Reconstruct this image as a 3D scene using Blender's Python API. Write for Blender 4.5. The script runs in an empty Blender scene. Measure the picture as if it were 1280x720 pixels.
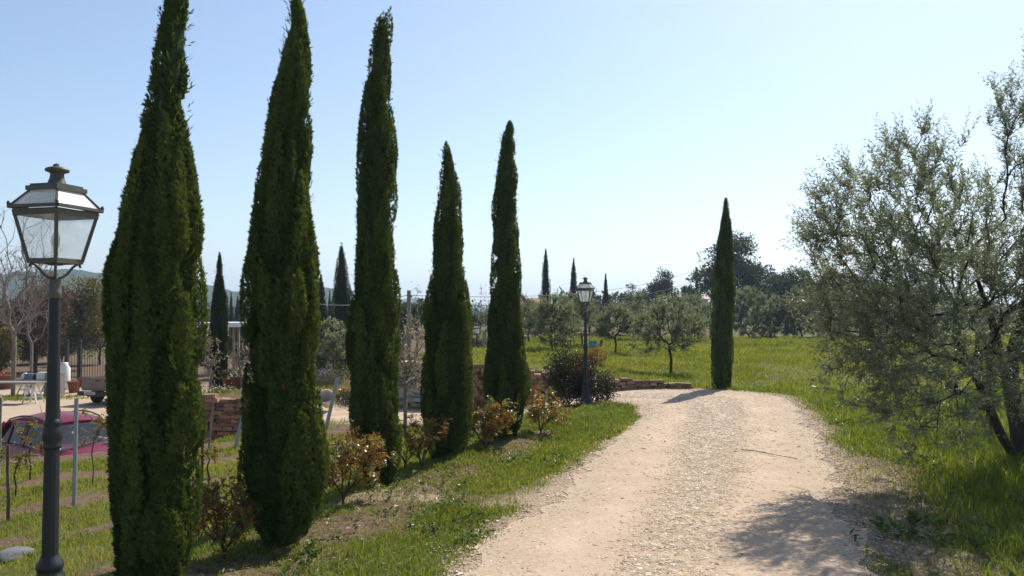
import bpy, bmesh, math, random
import numpy as np
from mathutils import Vector, Matrix

SC = bpy.context.scene
COL = SC.collection
R = math.radians
H_EYE = 1.7
YH = 393.0
PITCH = math.atan((YH - 360.0) / 1000.0)
rng = np.random.default_rng(7)
random.seed(7)

# ------------------------------------------------------------------ helpers
def sstep(a, b, x):
    t = np.clip((np.asarray(x, float) - a) / (b - a), 0, 1)
    return t * t * (3 - 2 * t)

def _hash(ix, iy, seed):
    n = (ix.astype(np.int64) * 374761393 + iy.astype(np.int64) * 668265263 + seed * 974634777) & 0x7fffffff
    n = ((n ^ (n >> 13)) * 1274126177) & 0x7fffffff
    return ((n ^ (n >> 16)) & 0xffff) / 65535.0

def vnoise(x, y, seed=0):
    x = np.asarray(x, float); y = np.asarray(y, float)
    ix = np.floor(x); iy = np.floor(y)
    fx = x - ix; fy = y - iy
    fx = fx * fx * (3 - 2 * fx); fy = fy * fy * (3 - 2 * fy)
    a = _hash(ix, iy, seed); b = _hash(ix + 1, iy, seed)
    c = _hash(ix, iy + 1, seed); d = _hash(ix + 1, iy + 1, seed)
    return (a * (1 - fx) + b * fx) * (1 - fy) + (c * (1 - fx) + d * fx) * fy

def fbm(x, y, seed=0, o=3):
    s = 0; a = 0.5; t = 0
    for k in range(o):
        s = s + a * vnoise(np.asarray(x) * 2 ** k, np.asarray(y) * 2 ** k, seed + k * 17); t += a; a *= 0.5
    return s / t

def catmull(pts, n):
    P = np.array(pts, float); out = []
    for i in range(len(P) - 1):
        p0 = P[max(i - 1, 0)]; p1 = P[i]; p2 = P[i + 1]; p3 = P[min(i + 2, len(P) - 1)]
        for k in range(n):
            t = k / n
            out.append(0.5 * ((2 * p1) + (-p0 + p2) * t + (2 * p0 - 5 * p1 + 4 * p2 - p3) * t * t + (-p0 + 3 * p1 - 3 * p2 + p3) * t ** 3))
    out.append(P[-1])
    return np.array(out)

def sd_poly(x, y, poly):
    """signed distance to a closed polygon, negative inside"""
    x = np.asarray(x, float); y = np.asarray(y, float)
    shp = x.shape; x = x.ravel(); y = y.ravel()
    d = np.full(x.shape, 1e18); ins = np.zeros(x.shape, bool)
    n = len(poly)
    for i in range(n):
        ax, ay = poly[i]; bx, by = poly[(i + 1) % n]
        ex, ey = bx - ax, by - ay
        L = ex * ex + ey * ey
        if L < 1e-12: continue
        t = np.clip(((x - ax) * ex + (y - ay) * ey) / L, 0, 1)
        d = np.minimum(d, (x - ax - t * ex) ** 2 + (y - ay - t * ey) ** 2)
        if ay != by:
            c = ((ay > y) != (by > y)) & (x < (bx - ax) * (y - ay) / (by - ay) + ax)
            ins ^= c
    d = np.sqrt(d)
    return np.where(ins, -d, d).reshape(shp)

def py2z(py, d):
    v = (360.0 - py) / 1000.0; c, q = math.cos(PITCH), math.sin(PITCH)
    return H_EYE + d * (v * c + q) / (c - v * q)

def px2x(px, d, z=H_EYE - .6):
    return (px - 640.0) / 1000.0 * (d * math.cos(PITCH) + (z - H_EYE) * math.sin(PITCH))

def nrm(a):
    return a / np.maximum(np.linalg.norm(a, axis=-1, keepdims=True), 1e-9)

class G:
    """collects geometry for ONE mesh"""
    def __init__(s):
        s.v = []; s.f = []; s.var = []; s.mi = []; s.n = 0; s.sm = []
    def add(s, V, F, var=0.5, mi=0, smooth=True):
        V = np.asarray(V, float).reshape(-1, 3)
        F = np.asarray(F, int)
        s.v.append(V); s.f.append(F + s.n); s.n += len(V)
        s.var.append(np.broadcast_to(np.asarray(var, float), (len(V),)).copy())
        s.mi.append(np.full(len(F), mi, int)); s.sm.append(np.full(len(F), smooth, bool))
    def mesh(s, name, mats):
        me = bpy.data.meshes.new(name)
        V = np.concatenate(s.v).astype(np.float32)
        me.vertices.add(len(V)); me.vertices.foreach_set('co', V.ravel())
        loops = np.concatenate([f.ravel() for f in s.f]).astype(np.int32)
        tot = np.concatenate([np.full(len(f), f.shape[1]) for f in s.f]).astype(np.int32)
        st = np.concatenate([[0], np.cumsum(tot)[:-1]]).astype(np.int32)
        me.loops.add(len(loops)); me.loops.foreach_set('vertex_index', loops)
        me.polygons.add(len(tot)); me.polygons.foreach_set('loop_start', st)
        me.polygons.foreach_set('material_index', np.concatenate(s.mi).astype(np.int32))
        me.polygons.foreach_set('use_smooth', np.concatenate(s.sm))
        a = me.attributes.new('var', 'FLOAT', 'POINT')
        a.data.foreach_set('value', np.concatenate(s.var).astype(np.float32))
        for m in (mats if isinstance(mats, (list, tuple)) else [mats]): me.materials.append(m)
        me.update(calc_edges=True)
        me.validate()
        return me
    def obj(s, name, mats, parent=None, loc=None):
        o = bpy.data.objects.new(name, s.mesh(name, mats)); COL.objects.link(o)
        if loc is not None: o.location = loc
        if parent is not None: o.parent = parent
        return o
    # ---- primitives
    def box(s, c, size, rz=0.0, var=0.5, mi=0, top=1.0, jit=0.0, M=None):
        sx, sy, sz = [q / 2 for q in size]
        V = np.array([[-sx, -sy, -sz], [sx, -sy, -sz], [sx, sy, -sz], [-sx, sy, -sz],
                      [-sx * top, -sy * top, sz], [sx * top, -sy * top, sz], [sx * top, sy * top, sz], [-sx * top, sy * top, sz]])
        if jit: V = V + rng.uniform(-jit, jit, V.shape)
        ca, sa = math.cos(rz), math.sin(rz)
        V = V @ np.array([[ca, sa, 0], [-sa, ca, 0], [0, 0, 1]])
        V = V + np.array(c)
        if M is not None: V = np.array([tuple(M @ Vector(v)) for v in V])
        s.add(V, [[0, 3, 2, 1], [4, 5, 6, 7], [0, 1, 5, 4], [1, 2, 6, 5], [2, 3, 7, 6], [3, 0, 4, 7]], var, mi, False)
    def bar(s, a, b, w, h=None, var=0.5, mi=0, up=(0, 0, 1)):
        a = np.array(a, float); b = np.array(b, float); h = h or w
        d = nrm(b - a); u = np.array(up, float)
        if abs(d @ u) > 0.98: u = np.array([0, 1.0, 0])
        sd = nrm(np.cross(d, u)); u2 = np.cross(sd, d)
        V = []
        for p in (a, b):
            for (i, j) in ((-1, -1), (1, -1), (1, 1), (-1, 1)):
                V.append(p + sd * i * w / 2 + u2 * j * h / 2)
        s.add(V, [[0, 1, 2, 3], [7, 6, 5, 4], [0, 4, 5, 1], [1, 5, 6, 2], [2, 6, 7, 3], [3, 7, 4, 0]], var, mi, False)
    def tube(s, P, r, k=8, var=0.5, mi=0, cap=True):
        P = np.asarray(P, float); n = len(P)
        r = np.broadcast_to(np.asarray(r, float), (n,))
        T = np.gradient(P, axis=0); T = nrm(T)
        u = np.array([1.0, 0, 0]) if abs(T[0][0]) < 0.8 else np.array([0, 1.0, 0])
        A = np.zeros((n, 3)); B = np.zeros((n, 3))
        for i in range(n):
            u = u - T[i] * (u @ T[i]); u = u / max(np.linalg.norm(u), 1e-9)
            A[i] = u; B[i] = np.cross(T[i], u)
        th = np.arange(k) * 2 * math.pi / k
        V = P[:, None, :] + r[:, None, None] * (np.cos(th)[None, :, None] * A[:, None, :] + np.sin(th)[None, :, None] * B[:, None, :])
        i = np.arange(n - 1)[:, None] * k; j = np.arange(k)[None, :]; j2 = (j + 1) % k
        F = np.stack([i + j, i + j2, i + k + j2, i + k + j], -1).reshape(-1, 4)
        s.add(V.reshape(-1, 3), F, var, mi)
        if cap:
            s.add(V[-1], [list(range(k))], var, mi, False); s.add(V[0], [list(range(k))[::-1]], var, mi, False)
    def lathe(s, prof, k=24, c=(0, 0, 0), var=0.5, mi=0):
        pr = np.array(prof, float); n = len(pr)
        th = np.arange(k) * 2 * math.pi / k
        V = np.stack([pr[:, :1] * np.cos(th), pr[:, :1] * np.sin(th), np.repeat(pr[:, 1:], k, 1)], -1) + np.array(c)
        i = np.arange(n - 1)[:, None] * k; j = np.arange(k)[None, :]; j2 = (j + 1) % k
        F = np.stack([i + j, i + j2, i + k + j2, i + k + j], -1).reshape(-1, 4)
        s.add(V.reshape(-1, 3), F, var, mi)
        s.add(V[-1], [list(range(k))], var, mi, False); s.add(V[0], [list(range(k))[::-1]], var, mi, False)
    def quad(s, pts, th=0.0, var=0.5, mi=0):
        p = np.array(pts, float)
        if th:
            n = nrm(np.cross(p[1] - p[0], p[2] - p[0])) * th / 2
            V = np.concatenate([p - n, p + n]); m = len(p)
            s.add(V, [list(range(m))[::-1]], var, mi, False); s.add(V, [list(range(m, 2 * m))], var, mi, False)
            s.add(V, [[i, (i + 1) % m, m + (i + 1) % m, m + i] for i in range(m)], var, mi, False)
        else:
            s.add(p, [list(range(len(p)))], var, mi, False)
    def kites(s, B, D, L, W, hint=None, var=0.5, mi=0, mid=0.45, fold=0.12, droop=0.0):
        """leaf-shaped quads: base, side, tip, side"""
        n = len(B)
        D = nrm(D)
        if hint is None: hint = rng.normal(size=(n, 3))
        S = nrm(np.cross(D, hint)); N = np.cross(S, D)
        L = np.broadcast_to(np.asarray(L, float), (n,))[:, None]; W = np.broadcast_to(np.asarray(W, float), (n,))[:, None]
        m = B + D * L * mid + N * W * fold
        tip = B + D * L; tip[:, 2] -= (droop * L)[:, 0]
        V = np.stack([B, m - S * W / 2, tip, m + S * W / 2], 1).reshape(-1, 3)
        F = np.arange(4 * n).reshape(-1, 4)
        vv = np.broadcast_to(np.asarray(var, float), (n,))
        s.add(V, F, np.repeat(vv, 4), mi, False)

def tag(o, label=None, cat=None, group=None, kind=None):
    if label: o['label'] = label
    if cat: o['category'] = cat
    if group: o['group'] = group
    if kind: o['kind'] = kind
    return o

def thing(name, loc, label, cat, group=None, rz=0.0):
    o = bpy.data.objects.new(name, None); COL.objects.link(o)
    o.empty_display_size = 0.2
    o.location = loc; o.rotation_euler = (0, 0, rz)
    return tag(o, label, cat, group)

def copy_thing(o, loc, rz=0.0, scale=1.0, label=None):
    c = o.copy(); COL.objects.link(c)
    c.location = loc; c.rotation_euler = (0, 0, rz)
    c.scale = (scale,) * 3 if not isinstance(scale, (tuple, list)) else scale
    if label: c['label'] = label
    for ch in list(o.children):
        d = ch.copy(); COL.objects.link(d); d.parent = c
        for g in list(ch.children):
            e = g.copy(); COL.objects.link(e); e.parent = d
    return c

# ------------------------------------------------------------------ materials
def new_mat(name):
    m = bpy.data.materials.new(name); m.use_nodes = True
    nt = m.node_tree; nt.nodes.clear()
    return m, nt, nt.nodes, nt.links

def out_(nt, shader):
    o = nt.nodes.new('ShaderNodeOutputMaterial'); nt.links.new(shader, o.inputs['Surface']); return o

def ramp(nodes, stops, interp='LINEAR'):
    r = nodes.new('ShaderNodeValToRGB'); cr = r.color_ramp; cr.interpolation = interp
    while len(cr.elements) > 1: cr.elements.remove(cr.elements[-1])
    cr.elements[0].position = stops[0][0]; cr.elements[0].color = (*stops[0][1], 1)
    for p, c in stops[1:]:
        e = cr.elements.new(p); e.color = (*c, 1)
    return r

def leaf_mat(name, stops, transl=0.35, rough=0.5, spec=0.3, tcol=(1.25, 1.15, 0.5)):
    m, nt, N, L = new_mat(name)
    a = N.new('ShaderNodeAttribute'); a.attribute_name = 'var'
    r = ramp(N, stops); L.new(a.outputs['Fac'], r.inputs['Fac'])
    p = N.new('ShaderNodeBsdfPrincipled'); L.new(r.outputs['Color'], p.inputs['Base Color'])
    p.inputs['Roughness'].default_value = rough; p.inputs['Specular IOR Level'].default_value = spec
    t = N.new('ShaderNodeBsdfTranslucent')
    mx = N.new('ShaderNodeMix'); mx.data_type = 'RGBA'; mx.blend_type = 'MULTIPLY'
    mx.inputs['Factor'].default_value = 1.0
    L.new(r.outputs['Color'], mx.inputs['A']); mx.inputs['B'].default_value = (*tcol, 1)
    L.new(mx.outputs['Result'], t.inputs['Color'])
    s = N.new('ShaderNodeMixShader'); s.inputs['Fac'].default_value = transl
    L.new(p.outputs[0], s.inputs[1]); L.new(t.outputs[0], s.inputs[2])
    out_(nt, s.outputs[0])
    return m

def surf_mat(name, c1, c2=None, scale=8.0, rough=0.8, metal=0.0, bump=0.0, spec=0.3, stretch=(1, 1, 1), detail=5, bscale=None, coat=0.0, varmix=None):
    m, nt, N, L = new_mat(name)
    p = N.new('ShaderNodeBsdfPrincipled')
    p.inputs['Roughness'].default_value = rough; p.inputs['Metallic'].default_value = metal
    p.inputs['Specular IOR Level'].default_value = spec
    if coat: p.inputs['Coat Weight'].default_value = coat; p.inputs['Coat Roughness'].default_value = 0.08
    tc = N.new('ShaderNodeTexCoord'); mp = N.new('ShaderNodeMapping'); mp.inputs['Scale'].default_value = stretch
    L.new(tc.outputs['Object'], mp.inputs['Vector'])
    n = N.new('ShaderNodeTexNoise'); n.inputs['Scale'].default_value = scale; n.inputs['Detail'].default_value = detail
    L.new(mp.outputs[0], n.inputs['Vector'])
    c2 = c2 or tuple(x * 0.75 for x in c1)
    r = ramp(N, [(0.3, c1), (0.7, c2)]); L.new(n.outputs['Fac'], r.inputs['Fac'])
    col = r.outputs['Color']
    if varmix:
        a = N.new('ShaderNodeAttribute'); a.attribute_name = 'var'
        r2 = ramp(N, varmix); L.new(a.outputs['Fac'], r2.inputs['Fac'])
        mx = N.new('ShaderNodeMix'); mx.data_type = 'RGBA'; mx.blend_type = 'MULTIPLY'; mx.inputs['Factor'].default_value = 1
        L.new(col, mx.inputs['A']); L.new(r2.outputs['Color'], mx.inputs['B']); col = mx.outputs['Result']
    L.new(col, p.inputs['Base Color'])
    if bump:
        n2 = N.new('ShaderNodeTexNoise'); n2.inputs['Scale'].default_value = bscale or scale * 4; n2.inputs['Detail'].default_value = 4
        L.new(mp.outputs[0], n2.inputs['Vector'])
        b = N.new('ShaderNodeBump'); b.inputs['Strength'].default_value = bump; b.inputs['Distance'].default_value = 0.02
        L.new(n2.outputs['Fac'], b.inputs['Height']); L.new(b.outputs[0], p.inputs['Normal'])
    out_(nt, p.outputs[0])
    return m

def glass_mat(name, col, frost=0.6, rough=0.1):
    m, nt, N, L = new_mat(name)
    d = N.new('ShaderNodeBsdfDiffuse'); d.inputs['Color'].default_value = (*col, 1)
    t2 = N.new('ShaderNodeBsdfTranslucent'); t2.inputs['Color'].default_value = (*col, 1)
    dm = N.new('ShaderNodeMixShader'); dm.inputs['Fac'].default_value = 0.7
    L.new(d.outputs[0], dm.inputs[1]); L.new(t2.outputs[0], dm.inputs[2])
    t = N.new('ShaderNodeBsdfTransparent')
    m1 = N.new('ShaderNodeMixShader')
    tc = N.new('ShaderNodeTexCoord'); n = N.new('ShaderNodeTexNoise'); n.inputs['Scale'].default_value = 9; n.inputs['Detail'].default_value = 6
    L.new(tc.outputs['Object'], n.inputs['Vector'])
    mr = N.new('ShaderNodeMapRange'); mr.inputs['To Min'].default_value = frost * .6; mr.inputs['To Max'].default_value = frost * 1.4
    mr.inputs['From Min'].default_value = 0.3; mr.inputs['From Max'].default_value = 0.7
    L.new(n.outputs['Fac'], mr.inputs['Value']); L.new(mr.outputs[0], m1.inputs['Fac'])
    L.new(t.outputs[0], m1.inputs[1]); L.new(dm.outputs[0], m1.inputs[2])
    g = N.new('ShaderNodeBsdfGlossy'); g.inputs['Roughness'].default_value = rough
    lw = N.new('ShaderNodeLayerWeight'); lw.inputs['Blend'].default_value = .12
    f = N.new('ShaderNodeMath'); f.operation = 'MULTIPLY'; f.inputs[1].default_value = .5; L.new(lw.outputs['Facing'], f.inputs[0])
    m2 = N.new('ShaderNodeMixShader'); L.new(f.outputs[0], m2.inputs['Fac']); L.new(m1.outputs[0], m2.inputs[1]); L.new(g.outputs[0], m2.inputs[2])
    out_(nt, m2.outputs[0])
    return m

# ------------------------------------------------------------------ terrain
ROADL = [(-1.75, -1.5), (-1.2, 2.0), (-0.29, 5.2), (.56, 8.2), (1.26, 10.2), (1.84, 12), (2.28, 13.6), (2.36, 14.6), (2.2, 15.25), (1.6, 15.75), (0.4, 16.1), (-1, 16.4), (-2.2, 16.9), (-3.6, 17.8), (-5, 18.2)]
ROADR = [(1.3, -1.5), (1.6, 2.0), (2.24, 5.2), (3.2, 8.2), (3.85, 10.2), (4.4, 11.9), (5.0, 14.0), (5.4, 16.2), (5.0, 17.5), (3.8, 18.0), (2.2, 18.1), (0, 18.15), (-1.6, 18.9), (-3.2, 20.2), (-4.9, 20.2)]
RL = catmull(ROADL, 10); RR = catmull(ROADR, 10)
ROADP = np.concatenate([RL[::3], RR[::-1][::3]])
FIELD = [(60, 18.4), (4.6, 18.35), (3.7, 18.45), (1.5, 18.55), (-.7, 18.7), (-2.6, 21), (-2.9, 25), (0, 30), (1, 44.8), (9, 45.2), (60, 45.2)]
COURT = [(-400, 0), (-25, 11.5), (-8.6, 14.1), (-5.9, 15.4), (-5.3, 17.5), (-5.6, 20), (-8.3, 20.2), (-8.8, 24), (-9.2, 40), (-11, 90), (-30, 400), (-400, 400)]

def s_row(x, y):
    return (np.asarray(x) + 2.6) * (-.942) + (np.asarray(y) - 4.0) * .336

def road_sd(x, y):
    return sd_poly(x, y, ROADP)

def base_z(x, y):
    x = np.asarray(x, float); y = np.asarray(y, float)
    s = s_row(x, y)
    sp = np.log1p(np.exp(np.clip(s * 3, -40, 40))) / 3
    zA = -0.85 * (1 - np.exp(-sp / 3.6))
    zA = zA + 0.38 * sstep(19, 21, y) * sstep(-3, -6, x)
    zA = zA - 0.8 * sstep(28, 40, y) * sstep(3, -1, x) * sstep(60, 45, y)
    u = sstep(20, 44, y); t = np.clip((4.2 - x) / 4.0, 0, 1)
    zB = .47 * t * (1 - u) + .40 * u
    zA = zA * (1 - sstep(46, 75, y)) + .4 * sstep(46, 75, y)
    wf = sstep(.14, -.14, sd_poly(x, y, FIELD))
    z = zA * (1 - wf) + zB * wf
    wc = sstep(.25, -.35, sd_poly(x, y, COURT))
    z = z * (1 - wc) - 2.05 * wc
    far = sstep(70, 200, y)
    z = z * (1 - far) + far * (-1.5 - 2.0 * sstep(200, 900, np.hypot(x, y)))
    return z

def bump_z(x, y):
    sd = road_sd(x, y)
    k = sstep(.05, .6, sd) * sstep(70, 40, y)
    b = (fbm(x * 1.3, y * 1.3, 3) - .5) * .07 + (fbm(x * 5, y * 5, 9, 2) - .5) * .035
    srow = np.abs(s_row(x, y))
    b = b + sstep(.8, .1, srow) * sstep(16, 14, y) * (.03 + .13 * (fbm(x * 4.5, y * 4.5, 31, 3) - .4))
    return b * k * (1 - .7 * sstep(.0, -1, sd_poly(x, y, COURT)))

def zg(x, y):
    x = np.atleast_1d(np.asarray(x, float)); y = np.atleast_1d(np.asarray(y, float))
    return base_z(x, y) + bump_z(x, y)

def zg1(x, y): return float(zg(x, y)[0])

def stripes(x, y):
    v = np.asarray(y) - .42 * np.asarray(x)
    return .5 + .5 * np.sin(2 * math.pi * (v / 2.3 + .75 * fbm(np.asarray(x) * .45, np.asarray(y) * .45, 5)))

def grass_d(x, y):
    """how green the ground is, 0..1"""
    x = np.asarray(x, float); y = np.asarray(y, float)
    sd = road_sd(x, y); s = s_row(x, y)
    edge = sstep(.02, .42, sd + .5 * (fbm(x * 1.7, y * 1.7, 11) - .5))
    inB = sstep(.1, -.1, sd_poly(x, y, FIELD)); inC = sstep(.2, -.2, sd_poly(x, y, COURT))
    left = (sstep(1.5, .5, x - (y * .28 - .6)))        # west of the drive
    left = np.where((y < 15.9) & (s > -4.6) & (x < 2.6), 1.0, 0.0)
    n = fbm(x * .95, y * .95, 21)
    patch = .36 + .64 * sstep(.33, .48, n + .30 * (fbm(x * 3.1, y * 3.1, 23) - .5) + .07 + .10 * sstep(8.5, 13, y) + .10 * sstep(-.9, -1.8, s) * sstep(9, 5, y) * 0)
    verge = edge * patch
    rowsoil = .30 + .5 * sstep(.45, .62, fbm(x * 2.2, y * 2.2, 41))
    k = sstep(.75, .25, np.abs(s + .15))
    verge = verge * (1 - k) + verge * rowsoil * k
    slope = sstep(.16, .46, stripes(x, y) + 1.1 * (fbm(x * 1.1, y * 1.1, 51) - .42)) * .92
    slope = np.maximum(slope, .9 * sstep(2.9, 1.9, s) * sstep(.35, .5, n))
    kl = sstep(.5, 1.1, s)
    g_left = verge * (1 - kl) + slope * kl
    rd = .22 * sstep(.05, .3, sd) + .78 * sstep(.3, .95, sd + 1.2 * (fbm(x * .9, y * .9, 61) - .5) + .55 * sstep(7.0, 5.4, y) - .1 * sstep(12, 8, y) * sstep(6, 8, y))
    g_right = rd * (1 - .5 * sstep(.5, .68, fbm(x * .8, y * .8, 71)) * sstep(2.2, .9, sd))
    g = np.where(left > 0, g_left, g_right)
    bank = (s > 2.0) & (y >= 15.9)
    g = np.where(bank, .55 * sstep(.35, .6, n), g)
    fld = edge * (.75 + .25 * sstep(.35, .55, n))
    g = g * (1 - inB) + fld * inB
    yard = .7 * sstep(1.2, .4, np.abs(y - 36.0 - .04 * (x + 20)) / 1.3) * sstep(.3, .5, fbm(x * .6, y * .6, 81))
    g = g * (1 - inC) + yard * inC
    far = sstep(55, 80, y)
    return np.clip(g * (1 - far) + .85 * far, 0, 1) * sstep(-.05, .1, sd)

def axis(segs):
    out = []
    for a, b, st in segs:
        n = max(1, int(round((b - a) / st))); out += list(np.linspace(a, b, n, endpoint=False))
    out.append(segs[-1][1]); return np.array(out)

def geo_axis(a, b, n):
    return a + (b - a) * (np.geomspace(1, 60, n) - 1) / 59

# --- ground sheet
gx = np.concatenate([-geo_axis(22, 3200, 26)[::-1][:-1], axis([(-22, -12, .4), (-12, 8.5, .11), (8.5, 22, .4)])[:-1], geo_axis(22, 3200, 26)])
gy = np.concatenate([[-400, -80, -20, -6], axis([(-3, 3, .3), (3, 22, .11), (22, 50, .3)])[:-1], geo_axis(50, 3200, 40)])
GX, GY = np.meshgrid(gx, gy)
GZ = base_z(GX, GY) + bump_z(GX, GY)
GRS = grass_d(GX, GY)
g = G()
nx, ny = len(gx), len(gy)
ii = (np.arange(ny - 1)[:, None] * nx + np.arange(nx - 1)[None, :]).ravel()
g.add(np.stack([GX, GY, GZ], -1).reshape(-1, 3), np.stack([ii, ii + 1, ii + nx + 1, ii + nx], -1), GRS.ravel())

def ground_material():
    m, nt, N, L = new_mat('ground')
    a = N.new('ShaderNodeAttribute'); a.attribute_name = 'var'
    b = N.new('ShaderNodeAttribute'); b.attribute_name = 'sand'
    tc = N.new('ShaderNodeTexCoord')
    def noise(sc, det=5, rough=.6):
        n = N.new('ShaderNodeTexNoise'); n.inputs['Scale'].default_value = sc; n.inputs['Detail'].default_value = det; n.inputs['Roughness'].default_value = rough
        L.new(tc.outputs['Object'], n.inputs['Vector']); return n
    n1 = noise(3.0); n2 = noise(28.0, 6, .7); n3 = noise(.6)
    soil = ramp(N, [(.30, (.060, .036, .023)), (.5, (.125, .080, .050)), (.7, (.23, .16, .105))]); L.new(n2.outputs['Fac'], soil.inputs['Fac'])
    sand = ramp(N, [(.3, (.31, .225, .15)), (.5, (.42, .32, .225)), (.72, (.50, .405, .295))]); L.new(n2.outputs['Fac'], sand.inputs['Fac'])
    mix1 = N.new('ShaderNodeMix'); mix1.data_type = 'RGBA'
    add = N.new('ShaderNodeMath'); add.operation = 'MULTIPLY_ADD'; add.inputs[1].default_value = .7; L.new(n1.outputs['Fac'], add.inputs[0])
    sb = N.new('ShaderNodeMath'); sb.operation = 'SUBTRACT'; L.new(b.outputs['Fac'], sb.inputs[0]); sb.inputs[1].default_value = .35
    L.new(sb.outputs[0], add.inputs[2])
    cl = N.new('ShaderNodeClamp'); L.new(add.outputs[0], cl.inputs['Value'])
    L.new(cl.outputs[0], mix1.inputs['Factor']); L.new(soil.outputs['Color'], mix1.inputs['A']); L.new(sand.outputs['Color'], mix1.inputs['B'])
    gr = ramp(N, [(.3, (.055, .072, .022)), (.5, (.095, .115, .03)), (.68, (.15, .15, .055))]); L.new(n2.outputs['Fac'], gr.inputs['Fac'])
    mix2 = N.new('ShaderNodeMix'); mix2.data_type = 'RGBA'
    pw = N.new('ShaderNodeMath'); pw.operation = 'POWER'; pw.inputs[1].default_value = 1.8; L.new(a.outputs['Fac'], pw.inputs[0])
    mr = N.new('ShaderNodeMath'); mr.operation = 'MULTIPLY'; mr.inputs[1].default_value = .85; L.new(pw.outputs[0], mr.inputs[0])
    L.new(mr.outputs[0], mix2.inputs['Factor']); L.new(mix1.outputs['Result'], mix2.inputs['A']); L.new(gr.outputs['Color'], mix2.inputs['B'])
    p = N.new('ShaderNodeBsdfPrincipled'); p.inputs['Roughness'].default_value = .95; p.inputs['Specular IOR Level'].default_value = .1
    L.new(mix2.outputs['Result'], p.inputs['Base Color'])
    bp = N.new('ShaderNodeBump'); bp.inputs['Strength'].default_value = .6; bp.inputs['Distance'].default_value = .04
    L.new(n2.outputs['Fac'], bp.inputs['Height']); L.new(bp.outputs[0], p.inputs['Normal'])
    out_(nt, p.outputs[0]); return m

ground = g.obj('ground', ground_material()); tag(ground, 'grassy and earthy ground falling gently from the drive to the yard', kind='structure')
sdR = road_sd(GX, GY)
inC = sstep(.3, -.4, sd_poly(GX, GY, COURT)) * sstep(45, 38, GY)
path = sstep(.9, .3, np.abs(sd_poly(GX, GY, [(-6, 18.6), (-2.2, 18.9), (-2.2, 19.6), (-6, 19.6)]))) * .8
sandv = np.maximum.reduce([sstep(.75, -.1, sdR) * .85, inC, path, .55 * sstep(.5, .62, fbm(GX * 1.2, GY * 1.2, 91)) * (s_row(GX, GY) < .3) * (GY < 16.5)])
at = ground.data.attributes.new('sand', 'FLOAT', 'POINT'); at.data.foreach_set('value', sandv.ravel().astype(np.float32))

# --- dirt road sheet (ragged edges, a hair above the ground)
nv = len(RL); nu = 36
u = np.linspace(0, 1, nu)
PL = RL.copy(); PR = RR.copy()
seg = np.arange(nv) * .37
dirv = nrm(PR - PL)
jl = (vnoise(seg * 1.1, seg * 0, 5) - .5) * .28 + (vnoise(seg * 3.7, seg * 0, 6) - .5) * .14
jr = (vnoise(seg * 1.1, seg * 0, 7) - .5) * .28 + (vnoise(seg * 3.7, seg * 0, 8) - .5) * .14
# resample along for a finer rag
def refine(a, k=3):
    t = np.arange(len(a)); tt = np.linspace(0, len(a) - 1, (len(a) - 1) * k + 1)
    return np.stack([np.interp(tt, t, a[:, i]) for i in range(a.shape[1])], 1)
PL = refine(PL); PR = refine(PR); nv = len(PL); seg = np.cumsum(np.r_[0, np.linalg.norm(np.diff((PL + PR) / 2, axis=0), axis=1)])
dirv = nrm(PR - PL)
jl = (vnoise(seg * .9, seg * 0, 5) - .5) * .30 + (vnoise(seg * 4.1, seg * 0, 6) - .5) * .20
jr = (vnoise(seg * .9, seg * 0, 7) - .5) * .30 + (vnoise(seg * 4.1, seg * 0, 8) - .5) * .20
PL = PL - dirv * (jl[:, None] + .05); PR = PR + dirv * (jr[:, None] + .05)
XY = PL[:, None, :] * (1 - u)[None, :, None] + PR[:, None, :] * u[None, :, None]
U = np.broadcast_to(u, XY.shape[:2])
RZ = base_z(XY[..., 0], XY[..., 1]) + bump_z(XY[..., 0], XY[..., 1])
tr = np.exp(-((U - .28) / .12) ** 2) + np.exp(-((U - .74) / .12) ** 2)
edgef = sstep(.0, .10, U) * sstep(1, .90, U)
RZ = RZ + .006 + edgef * (.022 - .016 * tr + .012 * (fbm(XY[..., 0] * 6, XY[..., 1] * 6, 3, 2) - .5))
g = G()
ii = (np.arange(nv - 1)[:, None] * nu + np.arange(nu - 1)[None, :]).ravel()
g.add(np.concatenate([XY, RZ[..., None]], -1).reshape(-1, 3), np.stack([ii, ii + 1, ii + nu + 1, ii + nu], -1), tr.ravel())

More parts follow.
